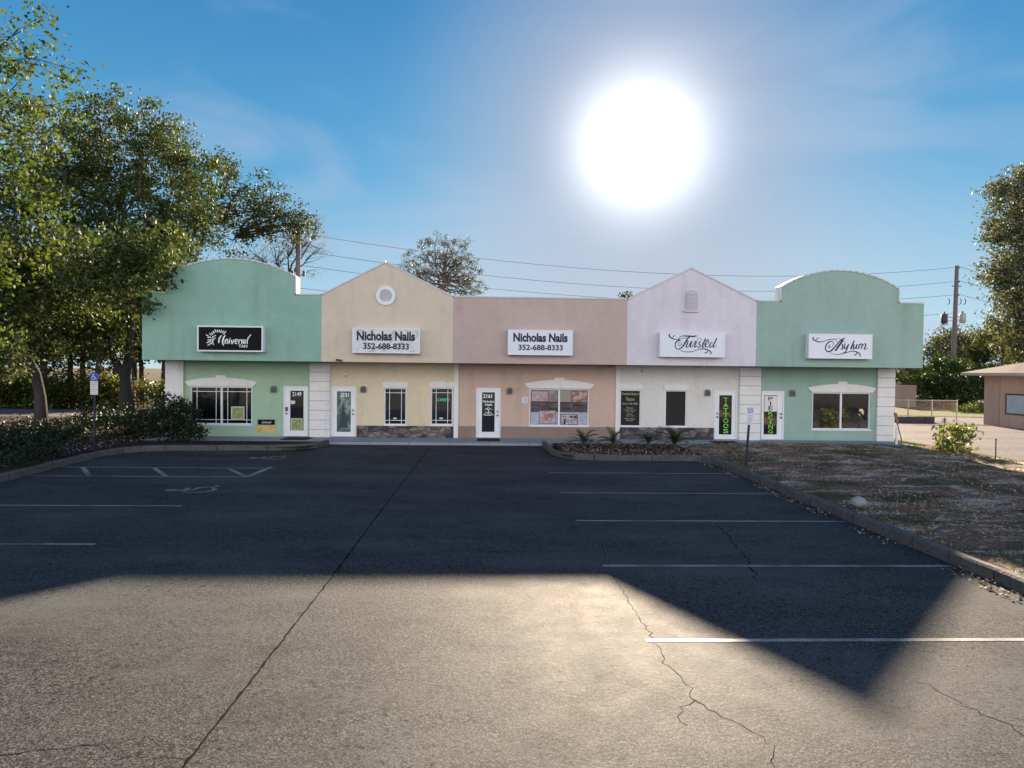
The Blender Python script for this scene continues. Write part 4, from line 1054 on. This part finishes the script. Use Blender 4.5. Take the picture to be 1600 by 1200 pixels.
g = Vector((AT(1410, 600, 66).x, 66, 0)); tree('dark_bush', 'dark brownish tree seen in the gap right of the end pillar', 'tree', [g, g + Vector((0, 0, 1)), g + Vector((.1, 0, 2))], .2, B10, LF['oakdark'], MT['bark'], leaf=.22, dens=12, per=12, sig=.3, twigs=8, shell=.4)
o = MB().box(XA(1398, 60), XA(1432, 60), 60, 60.3, 0, ZA(1410, 602, 60)).build('garden_wall', MT['base']); tag(o, 'plain brown garden wall behind the chain link fence', 'wall')
B11 = [(AT(x, 643, 52 + .3 * k), 14 * 52 / F) for k, x in enumerate((1505, 1520, 1535, 1550))]
g = Vector((AT(1520, 640, 52).x, 52, 0)); tree('hedge', 'low sunlit hedge beside the brown building', 'bush', [g, g + Vector((0, 0, .2)), g + Vector((0, 0, .4))], .05, B11, LF['near'], MT['bark'], leaf=.16, dens=30, per=12, sig=.2, twigs=2)
# grass strips
def rectslab(name, x0, x1, y0, y1, z, mat): return struct(MB().box(x0, x1, y0, y1, z - .06, z).build(name, MT[mat]))
MT['verge'] = dirt("sunny_grass_verge", (.08, .11, .02), (.13, .14, .04), (.2, .18, .09), 2)
struct(sheet('grass_verge', [(16.55, 27.2), (17.4, 24), (17.4, 14), (17.75, 14), (17.75, 24), (17.2, 28.3), (16.95, 30)], .012, MT['verge']))
struct(sheet('far_verge', [(20, 50), (34, 46.5), (60, 47), (75, 60), (20, 62)], .01, MT['verge']))

# bright shrub
shrub('yellow green broad leaved shrub at the edge of the lawn before the driveway', [(AT(x, y, 24 + d), r * 24 / F) for x, y, r, d in ((1488, 700, 18, 0), (1480, 684, 17, .1), (1500, 680, 18, -.1), (1475, 705, 15, .1), (1515, 674, 12, 0), (1490, 668, 12, 0), (1505, 700, 14, .1), (1470, 672, 8, 0))], LF['bright'], leaf=.15, dens=60, per=7, sig=.12)

# neighbour building
N = thing('brown_building', (36, 33, 0), 'low tan brown building with a shingled hip roof at the right edge', 'building')
NX = 29.4
MB().box(NX + .12, 42, 24, 39.8, -.05, 2.94).build('wall', MT['brick'], N)
MB().box(NX, NX + .119, 24, XY(1563, NX), -.05, 2.93).build('side_wall', MT['brick'], N)
y_ = XY(1563, NX); MB().tube([(NX + .06, y_ + .05, 0), (NX + .06, y_ + .05, 2.9)], .045, 8).build('downpipe', MT['base'], N)
ex0, ex1, ey0, ey1 = 28.6, 42.9, 23.1, 40.6; zr = 2.95
m = MB(); xc = (ex0 + ex1) / 2; zt = 5.1; ry0, ry1 = ey0 + 7, ey1 - 7
c = [(ex0, ey0, zr + .12), (ex1, ey0, zr + .12), (ex1, ey1, zr + .12), (ex0, ey1, zr + .12)]; r1, r2 = (xc, ry0, zt), (xc, ry1, zt)
m.quad(c[0], c[1], r1); m.quad(c[1], c[2], r2, r1); m.quad(c[2], c[3], r2); m.quad(c[3], c[0], r1, r2)
m.build('roof', MT['shingle'], N)
MB().box(ex0, ex1, ey0, ey1, zr - .04, zr + .118).build('eaves', plain("weathered_fascia_board", (.38, .33, .30), .7), N)
ya, yb = XY(1572, NX), XY(1640, NX); z0, z1 = ZA(1573, 645, ya), ZA(1573, 617, ya)
w = MB().box(NX - .03, NX - .002, yb, ya, z0 - .08, z0).box(NX - .03, NX - .002, yb, ya, z1, z1 + .08).box(NX - .03, NX - .002, ya - .08, ya, z0, z1).box(NX - .03, NX - .002, yb, yb + .08, z0, z1).build('window', MT['dark'], N)
MT['skyglass'] = plain("bluish_blind_behind_glass", (.34, .40, .45), .25, .7); MB().quad((NX - .01, yb, z0), (NX - .01, ya, z0), (NX - .01, ya, z1), (NX - .01, yb, z1)).build('pane', MT['skyglass'], w)

# chain link fence
fy = 42.8; fx0, fx1 = XA(1392, fy), XA(1497, fy); zt = ZA(1450, 625.5, fy)
FN = thing('chain_link_fence', (fx0, fy, 0), 'galvanised chain link fence with a pale top rail right of the shops', 'fence')
MT['galv'] = plain("galvanised_steel", (.42, .42, .42), .4, .5, .5)
MB().tube([(fx0, fy, zt), (fx1, fy, zt)], .035, 8).build('top_rail', MT['galv'], FN)
for x in (1420, 1457, 1496): MB().tube([(XA(x, fy), fy, -.05), (XA(x, fy), fy, zt + .05)], .04, 8).build('post', MT['galv'], FN)
m = MB(); sp_ = .11; hgt = zt - .05; x = fx0 - hgt
while x < fx1:
    for sgn in (1, -1):
        xa, xb = (x, x + hgt) if sgn > 0 else (x + hgt, x); za, zb = .05, zt
        pa, pb = max(fx0, min(fx1, xa)), max(fx0, min(fx1, xb))
        if abs(xb - xa) > 1e-6:
            z0 = za + (zb - za) * (pa - xa) / (xb - xa); z1 = za + (zb - za) * (pb - xa) / (xb - xa)
            if abs(pa - pb) > .02: m.quad((pa, fy - sgn * .002, z0), (pa + .01, fy - sgn * .002, z0), (pb + .01, fy - sgn * .002, z1), (pb, fy - sgn * .002, z1))
    x += sp_
m.build('wire_mesh', MT['galv'], FN)
o = MB().box(XA(1400, 41), XA(1462, 41), 41, 41.25, -.05, .35).build('parking_barrier', MT['kerb'], None, bevel=.03); tag(o, 'low dark concrete barrier on the driveway beside the shops', 'barrier')

# utility pole with transformers
PYY = 68.0; px0 = XA(1490, PYY)
UP = thing('utility_pole', (px0, PYY, 0), 'tall wooden utility pole with two transformer cans at right', 'utility pole', 'utility poles')
ztop = ZA(1490, 415, PYY)
MB().tube([(px0 - .1, PYY, -.1), (px0 - .05, PYY, 6), (px0 + .05, PYY, ztop)], [.27, .23, .19], 12).build('pole', MT['polew'], UP, True)
def can(x, y, mat):
    p = AT(x, y, PYY); m = MB().tube([(p.x, PYY, p.z - .5), (p.x, PYY, p.z - .46), (p.x, PYY, p.z + .40), (p.x, PYY, p.z + .48)], [.26, .30, .30, .22], 14)
    c = m.build('transformer', mat, UP, True)
    b = MB(); s = 1 if x < 1490 else -1
    b.box(min(p.x, px0), max(p.x, px0), PYY - .04, PYY + .04, p.z + .12, p.z + .2); b.box(min(p.x, px0), max(p.x, px0), PYY - .04, PYY + .04, p.z - .25, p.z - .17)
    b.build('bracket', MT['metal'], c)
    b = MB().tube([(p.x, PYY, p.z + .48), (p.x, PYY, p.z + .6), (p.x, PYY, p.z + .72)], [.06, .08, .04], 8).build('bushing', MT['dark'], c)
can(1475.5, 498, plain("dark_transformer", (.07, .045, .05), .5)); can(1504, 497, plain("pale_transformer", (.4, .4, .42), .4))
wz = {}
for k, (x, y) in enumerate(((1500, 417), (1500, 439), (1499, 460))):
    p = AT(x, y, PYY); wz[k] = p
    MB().tube([(px0 + .1, PYY, p.z - .25), (p.x - .1, PYY, p.z - .08), p], [.07, .07, .05], 8).build('insulator', MT['dark'], UP)
p = AT(1490, 447, PYY); MB().box(px0 - .45, px0 + .55, PYY - .06, PYY - .01, p.z - .05, p.z + .05).build('crossarm', MT['polew'], UP)
for x in (1482, 1500, 1507):
    p = AT(x, 471, PYY); MB().tube([(p.x, PYY, p.z + .3), (p.x + .12, PYY, p.z + .1), (p.x + .1, PYY, p.z - .2), (p.x - .08, PYY, p.z - .3)], .04, 6).build('fuse_cutout', MT['dark'], UP)
wz[3] = AT(1488, 490, PYY)
LY = 51.0; lx = XA(466, LY, 400)
LP = thing('utility_pole', (lx, LY, 0), 'weathered wooden pole behind the left green parapet', 'utility pole', 'utility poles')
MB().tube([(lx, LY, -.1), (lx, LY, 6), (lx, LY, ZA(465, 357, LY))], [.22, .2, .16], 12).build('pole', MT['polew'], LP, True)
lz = {k: AT(466, y, LY) for k, y in enumerate((364, 391, 414, 450))}
for k in range(3): MB().tube([(lx + .1, LY, lz[k].z - .2), tuple(lz[k] + Vector((.15, 0, 0)))], .06, 6).build('insulator', MT['dark'], LP)
p = AT(466, 425, LY)
for dx in (-.42, .42): MB().tube([(lx + dx, LY, p.z - .3), (lx + dx, LY, p.z + .1)], .1, 8).build('fuse_cutout', MT['dark'], LP)
MT['wire'] = plain("aluminium_cable", (.2, .2, .22), .5, .4)
def wire(a, b, sag, label):
    pts = [a.lerp(b, i / 40) - Vector((0, 0, 4 * sag * (i / 40) * (1 - i / 40))) for i in range(41)]
    o = MB().tube(pts, .022, 5, False).build('power_line', MT['wire']); tag(o, label, 'power line', 'power lines between the poles')
for k, l in enumerate(('topmost power line sagging between the two poles', 'second power line from the top between the two poles', 'third power line from the top, mostly behind the parapets', 'lowest faint power line, seen right of the sage parapet')):
    wire(lz[k], wz[k], (1.9, 1.9, 1.7, 1.3)[k], l)
    if k < 3: wire(wz[k], wz[k] + Vector((34, 16, .3)), 1.1, ('top', 'middle', 'lower')[k] + ' power line running right from the right pole into the oak')

# =================================================================== SIGN POSTS
MT['blue'] = plain("sign_blue", (.012, .05, .42), .45, .5, 0, .05); MT['fadedblue'] = plain("faded_blue_sign", (.30, .33, .62), .5, .4)
MT['navy'] = plain('dark_blue_post', (.012, .014, .03), .5, .3)
def isa_flat(cx, cz, s, Y, mat, par):
    S = [[(.0 + .07 * math.cos(t), .42 + .07 * math.sin(t), .1) for t in np.linspace(0, 6.28, 8)], [(.0, .32, .1), (.02, .0, .1), (.27, -.02, .1), (.40, -.32, .1), (.5, -.28, .1)],
         [(.0 + .28 * math.cos(t), -.14 + .28 * math.sin(t), .08) for t in np.linspace(2.0, 5.9, 9)]]
    strokes('symbol', S, lambda u, v: (cx + (u - .1) * s, cz + v * s), 1.0, Y, mat, par)
def parking_sign(base, lean, h, w, label, faded, plates):
    t = thing('parking_sign', base, label, 'parking sign', 'accessible parking signs')
    top = Vector(base) + Vector((lean, 0, h))
    MB().box(-.03, .03, -.02, .02, 0, 1).build('post', MT['navy'], t)
    po = t.children[0]; po.matrix_parent_inverse = Matrix.Identity(4)
    po.data.transform(Matrix(((1, 0, lean, 0), (0, 1, 0, 0), (0, 0, h, 0), (0, 0, 0, 1))))
    z = top.z; x = top.x; Yp = base[1] - .025
    for k, (hh, kind) in enumerate(plates):
        xx = base[0] + lean * (z - hh / 2 - base[2]) / h
        mat = {'isa': MT['fadedblue'] if faded else MT['blue'], 'white': MT['palewhite']}[kind]
        mm = MB().box(xx - w / 2, xx + w / 2, Yp - .006, Yp, z - hh, z); pl = mm.build('sign_plate', mat, t, bevel=.003)
        if kind == 'isa': isa_flat(xx, z - hh / 2, hh * .8, Yp - .006, MT['palewhite'], pl)
        else:
            L = ('PARKING BY', 'DISABLED', 'PERMIT', 'ONLY') if hh > .25 else ('$250', 'FINE')
            col = MT['fadedblue'] if faded else plain("orange_brown_print", (.45, .22, .12), .6)
            n = len(L)
            for j, q in enumerate(L):
                zz = z - hh * (.1 + .84 * (j + .85) / n); hq = hh * .84 / n * .62; ww = w * (.8 if len(q) > 8 else .085 * len(q) + .05 * 1) * (1 if len(q) > 8 else 1); ww = min(w * .8, hq * .75 * len(q) + .02)
                text_mesh('lettering', q, xx - ww / 2, xx + ww / 2, zz, zz + hq, Yp - .006, col, pl, depth=.003)
        z -= hh + .01
    return t
g = G(148, 706, .12); s = g.y / F
parking_sign((g.x, g.y, .05), 0, (706 - 582) * s, 11.5 * s, 'blue accessible parking sign with white plates below, in the left bed before the oaks', False, [(11.5 * s, 'isa'), (12.5 * s, 'white'), (8 * s, 'white')])
g = G(1165, 727, .12); s = g.y / F
parking_sign((g.x, g.y, .05), 6 * s, (727 - 632) * s, 9.5 * s, 'leaning faded accessible parking sign on a dark post before the banded pillar', True, [(8 * s, 'isa'), (12.5 * s, 'white'), (5.5 * s, 'white')])
# small signs and stakes at right
q = Vector((AT(1474, 690, 25.5).x, 25.5, .0)); t = thing('small_sign', q, 'small pale oblong sign with a dark bar on a thin post behind the bright shrub', 'sign')
zt_ = ZA(1474, 652, 25.5); MB().tube([(q.x, 25.5, 0), (q.x, 25.5, zt_ - .1)], .02, 8).build('post', MT['dark'], t)
pts = [(q.x + .12 * math.cos(a), zt_ - .16 + .16 * math.sin(a)) for a in np.linspace(0, 2 * math.pi, 20, False)]
pl = MB().prism(pts, 25.46, 25.475).build('sign_plate', MT['cream'], t); MB().box(q.x - .025, q.x + .03, 25.452, 25.459, zt_ - .34, zt_ - .03).build('bar', MT['dark'], pl)
def stake(x, yb, yt, label, r=.02, mat='dark'):
    b = G(x, yb, .0); m = MB().tube([(b.x, b.y, -.02), (b.x, b.y, ZA(x, yt, b.y))], r, 8); m.tube([(b.x, b.y, ZA(x, yt, b.y) - .03), (b.x, b.y, ZA(x, yt, b.y) + .005)], r * 1.5, 8)
    o = m.build('stake', MT[mat]); tag(o, label, 'stake', 'metal stakes along the lawn edge')
stake(1555.5, 722, 685.5, 'taller rusty metal stake at the driveway edge'); stake(1514, 716, 699, 'short thin stake right of the bright shrub', .012)
# white stub pipe and leaning prop by the end pillar
a = G(1398.5, 698, .0); o = MB().tube([(a.x + .05, a.y, -.02), (a.x + .05, a.y, ZA(1398, 667, a.y)), (a.x + .05, a.y, ZA(1398, 664.5, a.y))], [.045, .045, .02], 10).build('white_pipe', MT['frame']); tag(o, 'short white pipe standing against the right end pillar', 'pipe')
b1_, b2_ = G(1410, 694, .0), AT(1398, 645, a.y - .05)
t = thing('leaning_sign', b1_, 'brown board on a stick leaning against the right end pillar', 'sign')
MB().tube([b1_, b2_], .022, 6).build('stick', MT['base'], t)
d = (b2_ - b1_); p1, p2 = b1_ + d * .65, b1_ + d * 1.0; m = MB(); o_ = Vector((.06, 0, 0)); y_ = Vector((0, .03, 0)); yy = Vector((0, -.04, 0))
m.quad(p1 - o_ + yy, p1 + o_ + yy, p2 + o_ + yy, p2 - o_ + yy); m.quad(p1 - o_ + yy + y_, p2 - o_ + yy + y_, p2 + o_ + yy + y_, p1 + o_ + yy + y_)
m.quad(p1 + o_ + yy, p1 + o_ + yy + y_, p2 + o_ + yy + y_, p2 + o_ + yy); m.quad(p1 - o_ + yy, p2 - o_ + yy, p2 - o_ + yy + y_, p1 - o_ + yy + y_); m.build('board', MT['base'], t)
# rock on the kerb
def rock(name, c, r, mat, label, sq=.75, seed=1):
    import bmesh
    bm = bmesh.new(); bmesh.ops.create_icosphere(bm, subdivisions=3, radius=r)
    for v in bm.verts:
        k = 1 + .22 * mnoise.noise(v.co / r * 1.3 + Vector((seed, 0, 0))); v.co = Vector((v.co.x * k, v.co.y * k, v.co.z * k * sq)) + Vector(c)
    me = bpy.data.meshes.new(name); bm.to_mesh(me); bm.free(); o = link(name, me, mat, None, True); tag(o, label, 'rock'); return o
g = G(1345, 794, .14); MT['rock'] = concrete("pale_limestone", (.30, .31, .30)); rock('rock', (g.x - .08, g.y - .05, .285), .145, MT['rock'], 'pale round rock resting at the back of the right kerb')
# white low block and bin far left
p = G(215, 623); o = MB().box(XA(216, 60), XA(238, 60), 59.5, 60.5, -.05, 1.05).box(XA(215, 60), XA(239, 60), 59.4, 60.6, 1.05, 1.6).build('white_cabinet', MT['frame'], None, bevel=.03); tag(o, 'white ground cabinet seen between the forked oak and the shops', 'cabinet')
o = MB().box(XA(239, 61), XA(262, 61), 61, 61.3, -.05, 1.1).build('low_wall', MT['brick']); tag(o, 'low tan wall running behind the left end of the shops', 'wall')

# =================================================================== SAGO PALMS
def sago(x, y, r, n, label, seed):
    random.seed(seed); g = G(x, y, .12); t = thing('sago_palm', (g.x, g.y, .1), label, 'palm', 'sago palms in the bed before the off white shop')
    m = MB().tube([(g.x, g.y, .08), (g.x, g.y, .2), (g.x, g.y, .30)], [.09, .10, .06], 10); m.build('trunk', MT['bark'], t)
    L = MB()
    for k in range(n):
        az = 2 * math.pi * (k + random.uniform(-.3, .3)) / n; el = R_(random.choice((78, 62, 45, 30))); ln = r * random.uniform(.85, 1.15)
        pts = []; p = Vector((g.x, g.y, .28)); a = el
        for i in range(9):
            pts.append(p.copy()); p = p + Vector((math.cos(az) * math.cos(a), math.sin(az) * math.cos(a), math.sin(a))) * ln / 8; a -= R_(9)
        L.tube(pts, [.010 - .0008 * i for i in range(9)], 4, False)
        side = Vector((-math.sin(az), math.cos(az), 0))
        for i in range(1, 8):
            for f_ in (0, .33, .66):
                c = pts[i].lerp(pts[i + 1], f_); d = (pts[i + 1] - pts[i]).normalized(); w = .17 * r / .7 * math.sin(math.pi * (i + f_ + .6) / 9.2) ** .6
                for s in (-1, 1):
                    tip = c + side * s * w + d * w * .6 + Vector((0, 0, w * .25)); q = d * .011
                    L.quad(c - q, c + q, tip)
    L.build('frond_crown', LF['sago'], t)
sago(912, 699, .66, 18, 'leftmost sago palm in the mulch bed', 3); sago(958, 699, .75, 16, 'second sago palm, wide and ragged, before the white pilaster', 4)
sago(1013, 700, .60, 15, 'smallest sago palm, third from the left', 5); sago(1054, 701, .82, 24, 'largest and fullest sago palm at the right of the mulch bed', 6)

# =================================================================== LITTER AND GRASS (stuff)
def scatter(name, n, region, z, L, Wd, mat, label, up=3.0, mask=None):
    P = np.stack([RNG.uniform(region[0], region[1], n), RNG.uniform(region[2], region[3], n)], 1)
    if mask: P = np.array([p for p in P if mask(p[0], p[1])])
    Z = np.array([z(p[0], p[1]) if callable(z) else z for p in P]) + RNG.uniform(0, .02, len(P))
    C = np.concatenate([P, Z[:, None]], 1); dirs = RNG.normal(size=(len(P), 3)); dirs[:, 2] *= .25
    o = leaf_mesh(name, C, L, Wd, mat, None, up, dirs); o['kind'] = 'stuff'; o['label'] = label; return o
lz_ = lambda x, y: .125 + mound(x, y) * min(1, max(0, min(x - 7.25, 17.4 - x, 26.35 - y) / .25)) + (mnoise.noise(Vector((x * .9, y * .9, 3))) * .05 + mnoise.noise(Vector((x * 3.5, y * 3.5, 1))) * .025)
mk = lambda x, y: mnoise.noise(Vector((x * .7, y * .7, 9))) > random.uniform(-.35, .40)
scatter('leaf_litter', 56000, (7.35, 17.3, 7, 26.3), lz_, .06, .036, LF['litter'], 'brown dead leaves scattered over the sandy lawn', mask=mk)
scatter('leaf_litter', 9000, (-30, -13.1, 14, 36), .14, .09, .05, LF['litter'], 'dead leaves over the left planting bed')
scatter('leaf_litter', 2200, (2.6, 7.2, 22.4, 26.3), .13, .06, .04, LF['litter'], 'dead leaves on the mulch before the off white shop')
scatter('leaf_litter', 1100, (6.75, 7.12, 3, 22), .012, .06, .035, LF['litter'], 'dead leaves caught along the right kerb', mask=lambda x, y: mnoise.noise(Vector((x, y * .8, 4))) > -.05)
scatter('leaf_litter', 500, (-12.85, -12.3, 6, 24.5), .012, .06, .035, LF['litter'], 'dead leaves caught along the left kerb')
def blades(name, n, region, z, h, mat, label, mask=None):
    P = np.stack([RNG.uniform(region[0], region[1], n), RNG.uniform(region[2], region[3], n)], 1)
    if mask: P = np.array([p for p in P if mask(p[0], p[1])])
    Z = np.array([z(p[0], p[1]) if callable(z) else z for p in P]) + h * .3
    d = RNG.normal(size=(len(P), 3)) * .5; d[:, 2] = 1
    o = leaf_mesh(name, np.concatenate([P, Z[:, None]], 1), h, h * .16, mat, None, 0, d); o['kind'] = 'stuff'; o['label'] = label
blades('grass', 52000, (7.35, 17.3, 6, 26.2), lz_, .07, LF['blade'], 'thin patches of grass on the sandy lawn', lambda x, y: mnoise.noise(Vector((x * .8, y * .8, 20))) + .35 * math.exp(-((x - 7.5) / .5) ** 2) > .14 + random.uniform(0, .15))
blades('grass', 16000, (16.6, 17.8, 14, 30), .02, .10, LF['near'], 'sunlit grass verge along the driveway')
